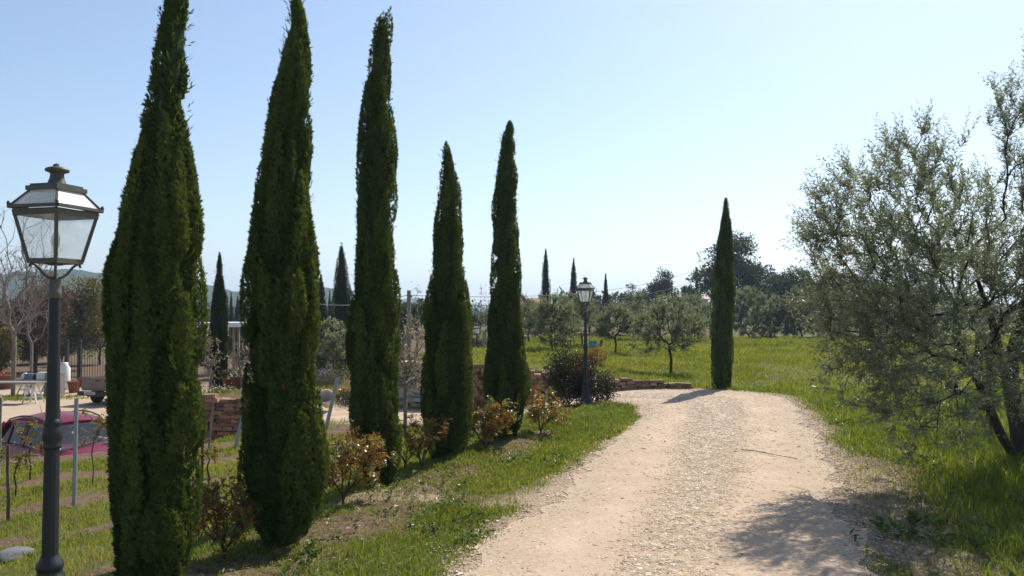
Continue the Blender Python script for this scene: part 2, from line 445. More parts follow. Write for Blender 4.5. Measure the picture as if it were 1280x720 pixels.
def road_material():
    m, nt, N, L = new_mat('dirt')
    a = N.new('ShaderNodeAttribute'); a.attribute_name = 'var'
    e = N.new('ShaderNodeAttribute'); e.attribute_name = 'edge'
    tc = N.new('ShaderNodeTexCoord')
    def noise(sc, det=5, rough=.6):
        n = N.new('ShaderNodeTexNoise'); n.inputs['Scale'].default_value = sc; n.inputs['Detail'].default_value = det; n.inputs['Roughness'].default_value = rough
        L.new(tc.outputs['Object'], n.inputs['Vector']); return n
    n1 = noise(1.3, 4); n2 = noise(45.0, 5, .7)
    v = N.new('ShaderNodeTexVoronoi'); v.inputs['Scale'].default_value = 34; L.new(tc.outputs['Object'], v.inputs['Vector'])
    smooth = ramp(N, [(.3, (.41, .295, .20)), (.5, (.47, .35, .245)), (.7, (.53, .41, .30))]); L.new(n1.outputs['Fac'], smooth.inputs['Fac'])
    grav = ramp(N, [(.0, (.24, .165, .105)), (.45, (.34, .245, .165)), (.8, (.45, .345, .25)), (1, (.58, .49, .39))]); L.new(v.outputs['Color'], grav.inputs['Fac'])
    mg = N.new('ShaderNodeMix'); mg.data_type = 'RGBA'
    f = N.new('ShaderNodeMapRange'); f.inputs['From Min'].default_value = .0; f.inputs['From Max'].default_value = .8
    f.inputs['To Min'].default_value = .75; f.inputs['To Max'].default_value = .18; L.new(a.outputs['Fac'], f.inputs['Value'])
    L.new(f.outputs[0], mg.inputs['Factor']); L.new(smooth.outputs['Color'], mg.inputs['A']); L.new(grav.outputs['Color'], mg.inputs['B'])
    sand = ramp(N, [(.3, (.31, .225, .15)), (.5, (.42, .32, .225)), (.72, (.50, .405, .295))]); L.new(n2.outputs['Fac'], sand.inputs['Fac'])
    me_ = N.new('ShaderNodeMix'); me_.data_type = 'RGBA'; L.new(e.outputs['Fac'], me_.inputs['Factor'])
    L.new(mg.outputs['Result'], me_.inputs['A']); L.new(sand.outputs['Color'], me_.inputs['B'])
    fine = N.new('ShaderNodeMix'); fine.data_type = 'RGBA'; fine.blend_type = 'MULTIPLY'; fine.inputs['Factor'].default_value = .35
    rr = ramp(N, [(.25, (.55, .52, .48)), (.5, (1, 1, 1)), (.8, (1.1, 1.1, 1.1))]); L.new(n2.outputs['Fac'], rr.inputs['Fac'])
    L.new(me_.outputs['Result'], fine.inputs['A']); L.new(rr.outputs['Color'], fine.inputs['B'])
    p = N.new('ShaderNodeBsdfPrincipled'); p.inputs['Roughness'].default_value = .95; p.inputs['Specular IOR Level'].default_value = .15
    L.new(fine.outputs['Result'], p.inputs['Base Color'])
    bp = N.new('ShaderNodeBump'); bp.inputs['Strength'].default_value = .5; bp.inputs['Distance'].default_value = .012
    L.new(n2.outputs['Fac'], bp.inputs['Height']); L.new(bp.outputs[0], p.inputs['Normal'])
    out_(nt, p.outputs[0]); return m
road = g.obj('dirt_road', road_material()); tag(road, 'pale dirt and gravel drive curving away to the left', kind='structure')
at = road.data.attributes.new('edge', 'FLOAT', 'POINT'); at.data.foreach_set('value', (1 - sstep(.0, .22, U) * sstep(1, .80, U)).ravel().astype(np.float32))

# --- hills on the horizon
def hills(name, prof, d, depth, seed, mat_, label):
    pr = np.array(prof, float)
    px = np.linspace(pr[0, 0], pr[-1, 0], 220)
    py = np.interp(px, pr[:, 0], pr[:, 1])
    py = py + (fbm(px / 16, px * 0, seed) - .5) * 5 + (fbm(px / 3, px * 0, seed + 5, 2) - .5) * 2.2
    top = H_EYE - (py - YH) * d / 1000
    rows = [(-.9, -.25), (-.6, .35), (-.35, .68), (-.15, .9), (0, 1.0), (.3, .8), (.8, .3), (1.1, -.2)]
    V = []
    for (dy, hz) in rows:
        yy = d + depth * dy
        xx = (px - 640) / 1000 * d * (1 + 0 * dy)
        zz = -6 + (top + 6) * hz + (fbm(xx / 40, np.full_like(xx, yy / 40), seed + 9) - .5) * d * .012 * (hz > 0.1)
        V.append(np.stack([xx, np.full_like(xx, yy), zz], -1))
    V = np.array(V); n = len(px); m = len(rows)
    ii = (np.arange(m - 1)[:, None] * n + np.arange(n - 1)[None, :]).ravel()
    g = G(); g.add(V.reshape(-1, 3), np.stack([ii, ii + 1, ii + n + 1, ii + n], -1))
    o = g.obj(name, mat_); tag(o, label, kind='structure'); return o
M_hill = surf_mat('hill_scrub', (.028, .048, .022), (.055, .075, .034), scale=.035, rough=1, bump=1.0, bscale=.11, spec=0)
hills('hills', [(-260, 348), (0, 345), (60, 338), (100, 335), (150, 346), (240, 355), (300, 363), (360, 358), (420, 360), (460, 372), (520, 380), (600, 390)], 800, 260, 3, M_hill, 'wooded green hills on the left horizon')
hills('hills', [(200, 378), (330, 366), (420, 364), (520, 374), (580, 380), (620, 383), (680, 381), (760, 386), (900, 391), (1100, 390)], 1700, 420, 8, M_hill, 'far blue hills low on the horizon')
# ------------------------------------------------------------------ vegetation
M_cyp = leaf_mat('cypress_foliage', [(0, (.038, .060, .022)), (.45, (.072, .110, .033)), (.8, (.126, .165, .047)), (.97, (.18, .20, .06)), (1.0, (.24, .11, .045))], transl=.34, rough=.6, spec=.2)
M_cyp_far = leaf_mat('cypress_foliage_far', [(0, (.018, .030, .014)), (1, (.05, .068, .026))], transl=.25, rough=.6, spec=.2)
M_bark = surf_mat('grey_brown_bark', (.15, .115, .085), (.07, .052, .038), scale=14, rough=.95, bump=1.0, stretch=(1, 1, .3))
M_bark_dark = surf_mat('dark_bark', (.075, .06, .045), (.04, .03, .023), scale=14, rough=.95, bump=1.0, stretch=(1, 1, .3))
M_bark_grey = surf_mat('pale_grey_bark', (.25, .21, .17), (.14, .115, .09), scale=9, rough=.95, bump=.6, stretch=(1, 1, .3))
M_olive = leaf_mat('olive_leaf', [(0, (.11, .125, .082)), (.5, (.19, .21, .15)), (.85, (.28, .30, .225)), (1, (.30, .28, .17))], transl=.45, rough=.38, spec=.5, tcol=(1.12, 1.12, .72))
M_olive_far = leaf_mat('olive_leaf_far', [(0, (.12, .135, .085)), (.5, (.19, .21, .140)), (1, (.30, .32, .23))], transl=.4, rough=.5, spec=.4, tcol=(1.2, 1.15, .6))
M_rose = leaf_mat('rose_leaf', [(0, (.13, .055, .022)), (.35, (.22, .11, .028)), (.6, (.27, .19, .04)), (.75, (.17, .18, .05)), (1, (.14, .19, .065))], transl=.4, rough=.3, spec=.5, tcol=(1.6, 1.2, .5))
M_stem = surf_mat('rose_stem', (.075, .045, .03), (.06, .06, .03), scale=10, rough=.7)

def cypress(name, label, rows, d, base_y=None, n=20000, lean=0, extra=None, group=None, mat_=None, size=1.0, sinkz=None, seed=0, yoff=0.0):
    """rows: (py, left px, right px) outline of the tree at distance d"""
    r0 = np.random.default_rng(seed + 100)
    rows = sorted(rows, key=lambda q: -q[0])
    zz = np.array([py2z(q[0], d) for q in rows]); lx = np.array([px2x(q[1], d, py2z(q[0], d)) for q in rows]); rx = np.array([px2x(q[2], d, py2z(q[0], d)) for q in rows])
    cx = (lx + rx) / 2; rr = (rx - lx) / 2
    x0 = cx[0]; gz = zg1(x0, d + yoff)
    zz = zz - gz; cx = cx - x0
    if zz[0] > .12:      # carry the outline to just above the ground
        zz = np.r_[.06, zz]; cx = np.r_[cx[0], cx]; rr = np.r_[rr[0] * .85, rr]
    zb, zt = zz[0], zz[-1]; Ht = zt - zb
    Rf = lambda z: np.interp(z, zz, rr); Cf = lambda z: np.interp(z, zz, cx)
    t = thing(name, (x0, d + yoff, gz), label, 'tree', group)
    tk = G()
    tz = np.linspace(-.1, zt * .9, 8)
    tk.tube(np.stack([Cf(np.maximum(tz, zb)), tz * 0, tz], -1), np.linspace(.07, .012, 8) * (Ht / 4) + .01, 8)
    tk.obj('trunk', M_bark_dark, t)
    g = G()
    # inner mass of twigs and dead leaf
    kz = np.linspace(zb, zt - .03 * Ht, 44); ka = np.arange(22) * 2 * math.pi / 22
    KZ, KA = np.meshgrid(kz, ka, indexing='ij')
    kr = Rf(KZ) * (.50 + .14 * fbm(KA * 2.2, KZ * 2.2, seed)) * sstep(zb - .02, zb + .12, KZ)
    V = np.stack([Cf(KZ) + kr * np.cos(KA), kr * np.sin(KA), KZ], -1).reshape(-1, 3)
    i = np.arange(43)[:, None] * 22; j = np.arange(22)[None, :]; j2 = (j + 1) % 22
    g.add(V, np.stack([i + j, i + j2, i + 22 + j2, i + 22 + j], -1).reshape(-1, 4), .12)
    # plumes: upright flame-shaped branches packed over the surface
    area = np.trapezoid(2 * math.pi * rr, zz) if hasattr(np, 'trapezoid') else np.trapz(2 * math.pi * rr, zz)
    nA = int(max(50, area * 26 / size)); nB = int(max(26, area * 13 / size)); npl = nA + nB
    pz = []
    while len(pz) < npl:
        z = r0.uniform(zb - .05 * Ht, zt - .04 * Ht)
        if r0.uniform() < (Rf(max(z, zb)) / rr.max()) + .10: pz.append(z)
    pz = np.array(pz); pa = r0.uniform(0, 2 * math.pi, npl)
    isB = np.arange(npl) >= nA
    rloc = Rf(np.maximum(pz, zb)); hs = (Ht / 4) ** .5 * size ** .5
    pL = np.where(isB, .34 + .50 * r0.uniform(size=npl), .25 + .35 * r0.uniform(size=npl)) * (.45 + .55 * rloc / rr.max()) * hs
    pL = np.minimum(pL, np.maximum(zt - pz, .04) * 1.0)
    prd = np.where(isB, .022 + .125 * rloc, .028 + .17 * rloc) * r0.uniform(.75, 1.3, npl)
    pfr = np.where(isB, r0.uniform(.86, 1.05, npl), .82)
    pout = np.where(isB, r0.normal(.0, .008, npl), 0)
    pvar = np.clip(r0.normal(np.where(isB, .52, .36), .14, npl), 0.02, .93)
    if extra is not None:            # side plumes that stick out: (py, az, length, radius, out)
        for (py, az, L_, rad, out) in extra:
            pz = np.r_[pz, py2z(py, d) - gz]; pa = np.r_[pa, az]; pL = np.r_[pL, L_]; prd = np.r_[prd, rad]; pout = np.r_[pout, out]; pvar = np.r_[pvar, .6]; pfr = np.r_[pfr, 1.0]; isB = np.r_[isB, True]
    npl = len(pz)
    w = pL * prd * np.where(isB, 1.25, 1.0); idx = r0.choice(npl, n, p=w / w.sum())
    tt = np.where(isB[idx], r0.beta(1.1, 1.25, n), r0.beta(1.2, 1.15, n))
    z = pz[idx] + pL[idx] * tt
    z = np.clip(z, zb + .01, None)
    prof = np.clip(1.9 * (tt + .06) ** .5 * (1.02 - tt) ** .8, 0, 1.05)
    rp = prd[idx] * prof * (1 + r0.normal(0, .07, n))
    Rz = np.maximum(Rf(np.clip(z, zb, zt)) * .985 - .012 * size, .008) * (1 + .21 * (vnoise(pa[idx] * 1.1 + 20, z * 2.3, seed) - .5) + .06 * (vnoise(pa[idx] * .5 + 50, z * .9, seed + 3) - .5))
    ax = np.clip(Rz * pfr[idx] - prd[idx] * .72 + pout[idx] * (.4 + .8 * tt) + np.where(isB[idx], .35 * prd[idx] * tt, 0), .0, None)
    ph = r0.normal(0, 1.0, n)
    a = pa[idx] + .10 * np.sin(tt * 3 + idx)
    er = np.stack([np.cos(a), np.sin(a), a * 0], -1); et = np.stack([-np.sin(a), np.cos(a), a * 0], -1)
    nd = er * np.cos(ph)[:, None] + et * np.sin(ph)[:, None]
    P = np.stack([Cf(np.clip(z, zb, zt)), z * 0, z], -1) + er * ax[:, None] + nd * rp[:, None]
    D = nrm(nd * (.22 + .38 * r0.uniform(size=(n, 1))) + np.array([0, 0, .9]) + r0.normal(0, .22, (n, 3)))
    hint = nrm(nd + r0.normal(0, .38, (n, 3)))
    side = nrm(np.cross(D, hint)) ; hint2 = np.cross(side, D)
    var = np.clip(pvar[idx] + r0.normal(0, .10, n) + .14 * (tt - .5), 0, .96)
    var = np.where(r0.uniform(size=n) < .002, 1.0, var)
    sc = size * .80 * (.7 + .6 * r0.uniform(size=n))
    g.kites(P - D * .012, D, .050 * sc, .013 * sc, hint=side * .35 + hint2, var=var)
    g.kites(P, nrm(D + side * .65), .032 * sc, .010 * sc, hint=hint2 + r0.normal(0, .3, (n, 3)), var=var)
    g.kites(P + D * (.010 * sc)[:, None], nrm(D - side * .65), .030 * sc, .010 * sc, hint=hint2 + r0.normal(0, .3, (n, 3)), var=var)
    # stray shoots at the tip and along the outline
    ns = int(n * .004); z = r0.uniform(.2, .97, ns) * (zt - zb) + zb; a = r0.uniform(0, 6.283, ns)
    P = np.stack([Cf(z) + Rf(z) * .80 * np.cos(a), Rf(z) * .80 * np.sin(a), z], -1)
    D = nrm(np.stack([np.cos(a) * .5, np.sin(a) * .5, np.full(ns, .9)], -1) + r0.normal(0, .2, (ns, 3)))
    for k in range(3):
        g.kites(P + D * .024 * size * k, nrm(D + r0.normal(0, .3, (ns, 3))), .04 * size, .009 * size, var=.5)
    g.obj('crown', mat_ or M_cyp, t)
    return t

def grow(trunk, targets, step=.15, pw=.3, bend=.35, jit=.02, lock=1, r0=rng):
    """trunk: chain of points; each target is joined to the nearest branch"""
    P = [np.array(p, float) for p in trunk]; par = [-1] + list(range(len(P) - 1))
    plen = [0.0]
    for i in range(1, len(P)): plen.append(plen[-1] + float(np.linalg.norm(P[i] - P[i - 1])))
    dirs = [nrm(P[min(i + 1, len(P) - 1)] - P[max(i - 1, 0)]) for i in range(len(P))]
    targets = np.asarray(targets, float)
    order = np.argsort(np.linalg.norm(targets - P[-1], axis=1) + r0.uniform(0, .15, len(targets)))
    tips = []
    for t in targets[order]:
        A = np.array(P); c = np.linalg.norm(A - t, axis=1) + pw * np.array(plen)
        c[:lock] += 100
        back = ((t - A) * np.array(dirs)).sum(1) / np.maximum(np.linalg.norm(t - A, axis=1), 1e-6)
        c = c * (1.0 + .35 * np.clip(.2 - back, 0, 1.2))
        i = int(np.argmin(c)); a = P[i]; dd = np.linalg.norm(t - a)
        k = max(1, int(round(dd / step))); ctrl = a + dirs[i] * dd * bend
        prev = i
        for q in range(1, k + 1):
            s = q / k; p = (1 - s) ** 2 * a + 2 * s * (1 - s) * ctrl + s * s * t
            if q < k: p = p + r0.normal(0, jit * min(dd, 1.0), 3)
            P.append(p); par.append(prev); plen.append(plen[prev] + float(np.linalg.norm(p - P[prev]))); dirs.append(nrm(p - P[prev])); prev = len(P) - 1
        tips.append(prev)
    return np.array(P), np.array(par), np.array(dirs), tips

def branch_mesh(P, par, rt=.006, ex=.46, rmax=9, kmax=9, g=None, mi=0, lump=0.0):
    n = len(P); ch = [[] for _ in range(n)]
    for i in range(1, n):
        if par[i] >= 0: ch[par[i]].append(i)
    cnt = np.zeros(n)
    for i in range(n - 1, -1, -1):
        cnt[i] = max(cnt[i], 1) if not ch[i] else cnt[i]
        if par[i] >= 0: cnt[par[i]] += cnt[i]
    r = np.minimum(rt * cnt ** ex, rmax)
    g = g or G(); st = [0]
    done = set()
    stack = [(0, None)]
    while stack:
        i, pre = stack.pop()
        chain = [] if pre is None else [pre]
        cur = i
        while True:
            chain.append(cur)
            if not ch[cur]: break
            c = sorted(ch[cur], key=lambda q: -cnt[q])
            for o in c[1:]: stack.append((o, cur))
            cur = c[0]
        if len(chain) < 2: continue
        rr = r[chain].copy()
        if pre is not None: rr[0] = min(rr[0], rr[1] * 1.25)
        if not ch[chain[-1]]: rr[-1] *= .5
        if lump: rr = rr * (1 + lump * (np.random.default_rng(len(chain)).uniform(-1, 1, len(rr))))
        k = int(np.clip(3 + rr.max() * 160, 4, kmax))
        g.tube(P[chain], rr, k, mi=mi)
    return g, r

def shoots(g, P, D, L, per, leaf, width, r0, spread=.85, var=None, twig=None, mi=0, droop=0.0, tiltup=0.0):
    """leafy shoots: paired narrow leaves along short twigs"""
    n = len(P); D = nrm(np.asarray(D)); L = np.broadcast_to(np.asarray(L, float), (n,))
    u = nrm(np.cross(D, r0.normal(size=(n, 3))))
    v = np.cross(D, u)
    base = np.clip(r0.normal(.45, .16, n), 0, 1) if var is None else var
    for k in range(per):
        t = (k + r0.uniform(0, 1, n)) / per
        ang = k * 1.57 * (1 if k % 2 else 1) + (k % 2) * math.pi + r0.normal(0, .4, n)
        sd = u * np.cos(ang)[:, None] + v * np.sin(ang)[:, None]
        pos = P + D * (L * t)[:, None]; pos[:, 2] -= droop * L * t * t
        ld = nrm(D * .75 + sd * spread + r0.normal(0, .2, (n, 3)) + np.array([0, 0, tiltup]))
        sc = (.75 + .4 * r0.uniform(size=n)) * (1 - .35 * t)
        g.kites(pos, ld, leaf * sc, width * sc, hint=nrm(D + r0.normal(0, .6, (n, 3))), var=np.clip(base + r0.normal(0, .15, n), 0, 1), mi=mi)
    if twig is not None:
        w = np.full(n, twig)
        for ax in (u, v):
            V = np.stack([P - ax * twig, P + ax * twig, P + D * L[:, None] - np.array([0, 0, 1.0]) * (droop * L)[:, None]], 1).reshape(-1, 3)
            g.add(V, np.arange(3 * n).reshape(-1, 3), .1, mi)

def in_ellipsoids(n, ells, r0, shell=.35):
    """n points spread through ellipsoids (c, r, weight), biased to the outside"""
    w = np.array([e[2] for e in ells]); idx = r0.choice(len(ells), n, p=w / w.sum())
    c = np.array([e[0] for e in ells])[idx]; r = np.array([e[1] for e in ells])[idx]
    q = nrm(r0.normal(size=(n, 3))) * (r0.uniform(0, 1, n) ** shell)[:, None]
    return c + q * r

def leafy_tree(name, label, loc, trunk, ells, ntgt, leafmat, barkmat, r0, per=16, shoot=.3, nshoot=3, leaf=.06, width=.012, rt=.006, rmax=.2,
               up=.5, cat='tree', group=None, step=.15, spread=.85, droop=0.0, twig=.0022, rz=0, lock=2, mid_shoots=.35, crown='crown', trunkname='trunk', pw=.3, kmax=9, floor=None):
    t = thing(name, loc, label, cat, group, rz)
    tg = in_ellipsoids(ntgt, ells, r0)
    if floor is not None: tg = tg[tg[:, 2] > floor]
    P, par, D, tips = grow(trunk, tg, step, lock=lock, r0=r0, pw=pw)
    g, rr = branch_mesh(P, par, rt, rmax=rmax, kmax=kmax)
    g.obj(trunkname, barkmat, t)
    c = G()
    tips = np.array(tips)
    thin = np.where(rr < rt * 2.6)[0]
    thin = thin[thin > len(trunk)]
    extra = r0.choice(thin, int(len(thin) * mid_shoots), replace=False) if len(thin) else np.zeros(0, int)
    nodes = np.concatenate([np.repeat(tips, nshoot), extra])
    cc = np.average([e[0] for e in ells], axis=0, weights=[e[2] for e in ells])
    outd = nrm(P[nodes] - cc)
    dd = nrm(D[nodes] * .5 + outd * .45 + np.array([0, 0, up]) + r0.normal(0, .42, (len(nodes), 3)))
    shoots(c, P[nodes], dd, shoot * r0.uniform(.5, 1.3, len(nodes)), per, leaf, width, r0, spread=spread, twig=twig, droop=droop)
    c.obj(crown, leafmat, t)
    return t

# ---- the five cypresses along the drive and the one beyond the bend
C1 = [(738, 147, 232), (720, 141, 241), (660, 139, 247), (600, 140, 250), (540, 137, 249), (500, 135, 249), (450, 135, 249), (400, 138, 249), (340, 141, 247), (300, 152, 246), (250, 160, 242), (200, 170, 239), (150, 180, 237), (100, 190, 236), (50, 199, 234), (0, 206, 232), (-35, 212, 228), (-62, 218, 222)]
C2 = [(678, 322, 388), (650, 310, 399), (600, 307, 402), (540, 306, 402), (500, 305, 400), (450, 304, 398), (400, 305, 397), (340, 309, 395), (300, 313, 394), (250, 320, 393), (200, 326, 392), (150, 335, 392), (100, 345, 389), (50, 356, 384), (20, 361, 380), (-5, 366, 374), (-14, 369, 372)]
C3 = [(603, 455, 496), (580, 447, 500), (540, 438, 502), (500, 434, 501), (450, 434, 499), (400, 435, 498), (350, 438, 498), (300, 441, 497), (250, 443, 496), (200, 446, 495), (150, 448, 493), (110, 453, 491), (80, 459, 489), (50, 465, 488), (30, 472, 488), (16, 481, 487)]
C4 = [(573, 536, 578), (550, 530, 586), (520, 528, 589), (490, 527, 591), (450, 527, 591), (420, 528, 590), (390, 530, 588), (350, 534, 583), (320, 538, 580), (290, 541, 578), (260, 544, 577), (230, 547, 573), (205, 551, 567), (188, 554, 563), (178, 556, 560)]
C5 = [(550, 614, 648), (530, 608, 655), (500, 604, 659), (470, 605, 660), (440, 607, 657), (410, 609, 653), (370, 612, 651), (330, 614, 650), (300, 614, 649), (270, 613, 648), (240, 615, 647), (210, 619, 647), (185, 624, 645), (165, 630, 643), (152, 635, 640)]
C6 = [(489, 890, 913), (470, 887, 916), (440, 887, 917), (410, 888, 917), (380, 889, 918), (350, 891, 919), (325, 894, 919), (300, 897, 917), (280, 900, 914), (265, 903, 911), (248, 906, 909)]
CG = 'cypresses planted along the drive'
cypress('cypress_tree', 'tall dark cypress nearest the big lamp post, its tip cut off by the frame', C1, 4.95, n=78000, seed=1, group=CG,
        extra=[(700, -.7, .35, .085, .02), (690, -1.2, .3, .08, .02), (470, -.4, .5, .08, .015), (430, 3.0, .6, .09, .02), (560, -.3, .4, .08, .03)])
cypress('cypress_tree', 'broad dark cypress with a small flame-shaped side plume low on its right', C2, 6.1, n=74000, seed=2, group=CG,
        extra=[(625, -.25, .75, .085, .03), (630, -.7, .7, .08, .03), (440, -.2, .5, .07, .02), (620, .2, .6, .075, .02), (420, -.9, .5, .07, .02)])
cypress('cypress_tree', 'slim dark cypress with a wispy bent tip, third in the row from the lamp post', C3, 8.2, n=58000, seed=3, group=CG,
        extra=[(590, -.3, .5, .07, .03), (470, 2.9, .5, .08, .02), (60, .0, .42, .035, .02)])
cypress('cypress_tree', 'shortest cypress of the row, a ragged plume sticking out on its right', C4, 9.6, n=48000, seed=4, group=CG,
        extra=[(425, -.1, .72, .05, .028), (440, -.5, .6, .07, .02), (415, .3, .55, .045, .02), (260, 0, .5, .05, .01), (560, 0, .6, .07, .01)])
cypress('cypress_tree', 'smooth narrow cypress at the end of the row beside the reddish shrub', C5, 11.0, n=48000, seed=5, group=CG,
        extra=[(500, -.2, .5, .08, .03)])
cypress('cypress_tree', 'lone slender cypress standing on the grass beyond the bend of the drive', C6, 18.4, n=34000, seed=6, group=None)

# ---- the big olive tree at the right
r0 = np.random.default_rng(44)
ox, oy = 5.9, 9.1
def W(px, py, d):
    d = d * 1.05
    return np.array([px2x(px, d, py2z(py, d)) - ox, d - oy, py2z(py, d) - zg1(ox, oy)])
E = [(W(1110, 330, 7.5), np.array([.72, .95, 1.05]), 1.5), (W(1155, 310, 8.0), np.array([.62, .95, .98]), 1.4), (W(1130, 440, 7.4), np.array([.72, .95, .75]), 1.3),
     (W(1225, 390, 8.2), np.array([.8, 1.1, .95]), 1.5), (W(1302, 250, 8.4), np.array([.62, .9, 1.30]), 1.9), (W(1085, 400, 7.5), np.array([.52, .8, .75]), .9), (W(1240, 480, 7.6), np.array([.45, .55, .4]), .25), (W(1285, 400, 7.7), np.array([.7, .9, .8]), 1.0),
     (W(1165, 520, 7.3), np.array([.42, .55, .42]), .22), (W(1060, 290, 7.6), np.array([.42, .6, .62]), .5), (W(1285, 130, 8.3), np.array([.32, .55, .48]), .3),
     (W(1420, 300, 9.2), np.array([1.2, 1.2, 1.4]), 1.2), (W(1150, 215, 7.9), np.array([.40, .55, .42]), .35)]
trunk = [W(1292, 622, 8.7) * [1, 1, 0] + [0, 0, -.12], W(1284, 596, 8.7), W(1268, 570, 8.6), W(1252, 545, 8.5), W(1240, 518, 8.45), W(1230, 490, 8.35), W(1216, 462, 8.25), W(1200, 432, 8.15)]
big = leafy_tree('olive_tree', 'large grey-green olive tree leaning over the right side of the drive', (ox, oy, zg1(ox, oy)), trunk, E, 1050, M_olive, M_bark_dark, r0, per=17, shoot=.31, nshoot=4,
           leaf=.064, width=.0155, rt=.003, rmax=.10, up=.55, step=.16, twig=.0018, lock=5, mid_shoots=1.0, kmax=10)
# second limb of the same trunk
for ch in big.children:
    if ch.name.startswith('trunk'):
        bm = bmesh.new(); bm.from_mesh(ch.data)
        gg = G(); pts = np.array([W(1276, 584, 8.65), W(1276, 560, 8.7), W(1272, 530, 8.75), W(1266, 500, 8.8), W(1262, 470, 8.8), W(1266, 440, 8.75), W(1276, 400, 8.6), W(1290, 350, 8.5)])
        gg.tube(pts, [.1, .095, .09, .086, .088, .07, .055, .03], 9)
        pts = np.array([W(1264, 474, 8.8), W(1250, 440, 8.7), W(1240, 400, 8.4), W(1222, 350, 8.2)]); gg.tube(pts, [.06, .05, .04, .02], 7)
        me2 = gg.mesh('tmp', M_bark_dark); bm.from_mesh(me2); bm.to_mesh(ch.data); bm.free(); bpy.data.meshes.remove(me2)
# another olive stands behind it, mostly hidden: trunk seen under the crown
r1 = np.random.default_rng(45)
x1 = px2x(1238, 11.2)
leafy_tree('olive_tree', 'shaded olive trunk standing in the grass behind the large leaning olive', (x1, 11.2, zg1(x1, 11.2)), [(0, 0, -.1), (.02, 0, .3), (-.03, 0, .7), (.02, .05, 1.1), (.05, .0, 1.5)],
           [((.3, .3, 2.3), (1.1, 1.1, .9), 1)], 110, M_olive, M_bark_dark, r1, per=12, shoot=.3, nshoot=3, leaf=.07, width=.016, rt=.0065, rmax=.13, step=.2, lock=3, mid_shoots=.4)

# ---- olives in the meadow
def olive_small(name_label, px, base_py, d, h, w, seed, trunk_h=.5, dens=1.0, lean=0.0, leaf=.085):
    r_ = np.random.default_rng(seed); x = px2x(px, d); z = zg1(x, d)
    cz = trunk_h + (h - trunk_h) * .5; rz = (h - trunk_h) * .52
    ells = [((lean, 0, cz), (w * .40, w * .40, rz * .9), 1.2), ((lean - w * .22, .1, cz - .12 * h), (w * .27, w * .3, rz * .7), .7), ((lean + w * .22, -.1, cz - .08 * h), (w * .27, w * .3, rz * .7), .7), ((lean * .6, 0, cz + .18 * h), (w * .25, w * .25, rz * .62), .6)]
    tr = [(0, 0, -.08), (.01, 0, trunk_h * .3), (lean * .25 + .03, 0, trunk_h * .65), (lean * .5, 0, trunk_h), (lean * .8, 0, trunk_h * 1.3)]
    return leafy_tree('olive_tree', name_label, (x, d, z), tr, ells, int(110 * dens), M_olive_far, M_bark_dark, r_, per=12, shoot=.32, nshoot=9, leaf=leaf, width=leaf * .40, rt=.006, rmax=.085 * max(1, h / 2.2), step=.18, twig=.003, lock=3, up=.35, mid_shoots=.8, group='olive trees in the meadow')
olive_small('rounded olive tree with a visible trunk in the meadow, casting shade on the grass', 838, 458, 22.6, 2.0, 2.25, 11, trunk_h=.62, dens=1.25, lean=-.05, leaf=.072)
olive_small('silvery olive tree just right of the last cypress of the row', 689, 440, 28, 1.95, 1.95, 12, trunk_h=.3)
olive_small('pale olive tree behind the head of the far lamp post', 727, 428, 34, 2.3, 2.0, 13, trunk_h=.4)
olive_small('small olive tree with a dark trunk between the far lamp post and the rounded olive', 769, 434, 31, 1.75, 1.7, 14, trunk_h=.5)
olive_small('olive tree whose crown shows left of the lone cypress behind the rounded olive', 868, 425, 40, 2.3, 2.4, 15, trunk_h=.4)
olive_small('grey olive tree partly hidden by the last cypress of the row', 660, 432, 35, 2.0, 1.9, 16, trunk_h=.4)
olive_small('pale olive branch mass seen between the shortest and the last cypress', 596, 425, 40, 2.6, 2.4, 17, trunk_h=.4)
olive_small('pale olive tree in the second row, left of the far lamp pole', 706, 426, 40, 2.3, 2.2, 18, trunk_h=.3)
olive_small('pale olive tree in the second row, between the far lamp post and the rounded olive', 797, 424, 41, 2.3, 2.3, 19, trunk_h=.3)
# the hedge-like row of olives at the far edge of the meadow
hedge = [(936, 'dense olive tree immediately right of the lone cypress'), (968, 'dense olive tree second from the lone cypress in the far row'), (1002, 'dense olive tree third from the lone cypress in the far row'),
         (1036, 'dense olive tree in the far row next to the edge of the big olive crown'), (1075, 'dense olive tree of the far row seen through the edge of the big olive'), (1120, 'olive tree of the far row half hidden by the big olive')]
proto = []
for i, (px, lb) in enumerate(hedge):
    d = 44.5 + (i % 2) * .8; x = px2x(px, d)
    if i < 3:
        t = olive_small(lb, px, 425, d, 2.7, 2.9, 30 + i, trunk_h=.1, dens=1.6, leaf=.11); proto.append(t)
    else:
        t = copy_thing(proto[i - 3], (x, d, zg1(x, d)), rz=1.3 * i, scale=1.0 + .06 * (i % 2), label=lb)
    t['group'] = 'olive trees at the far edge of the meadow'

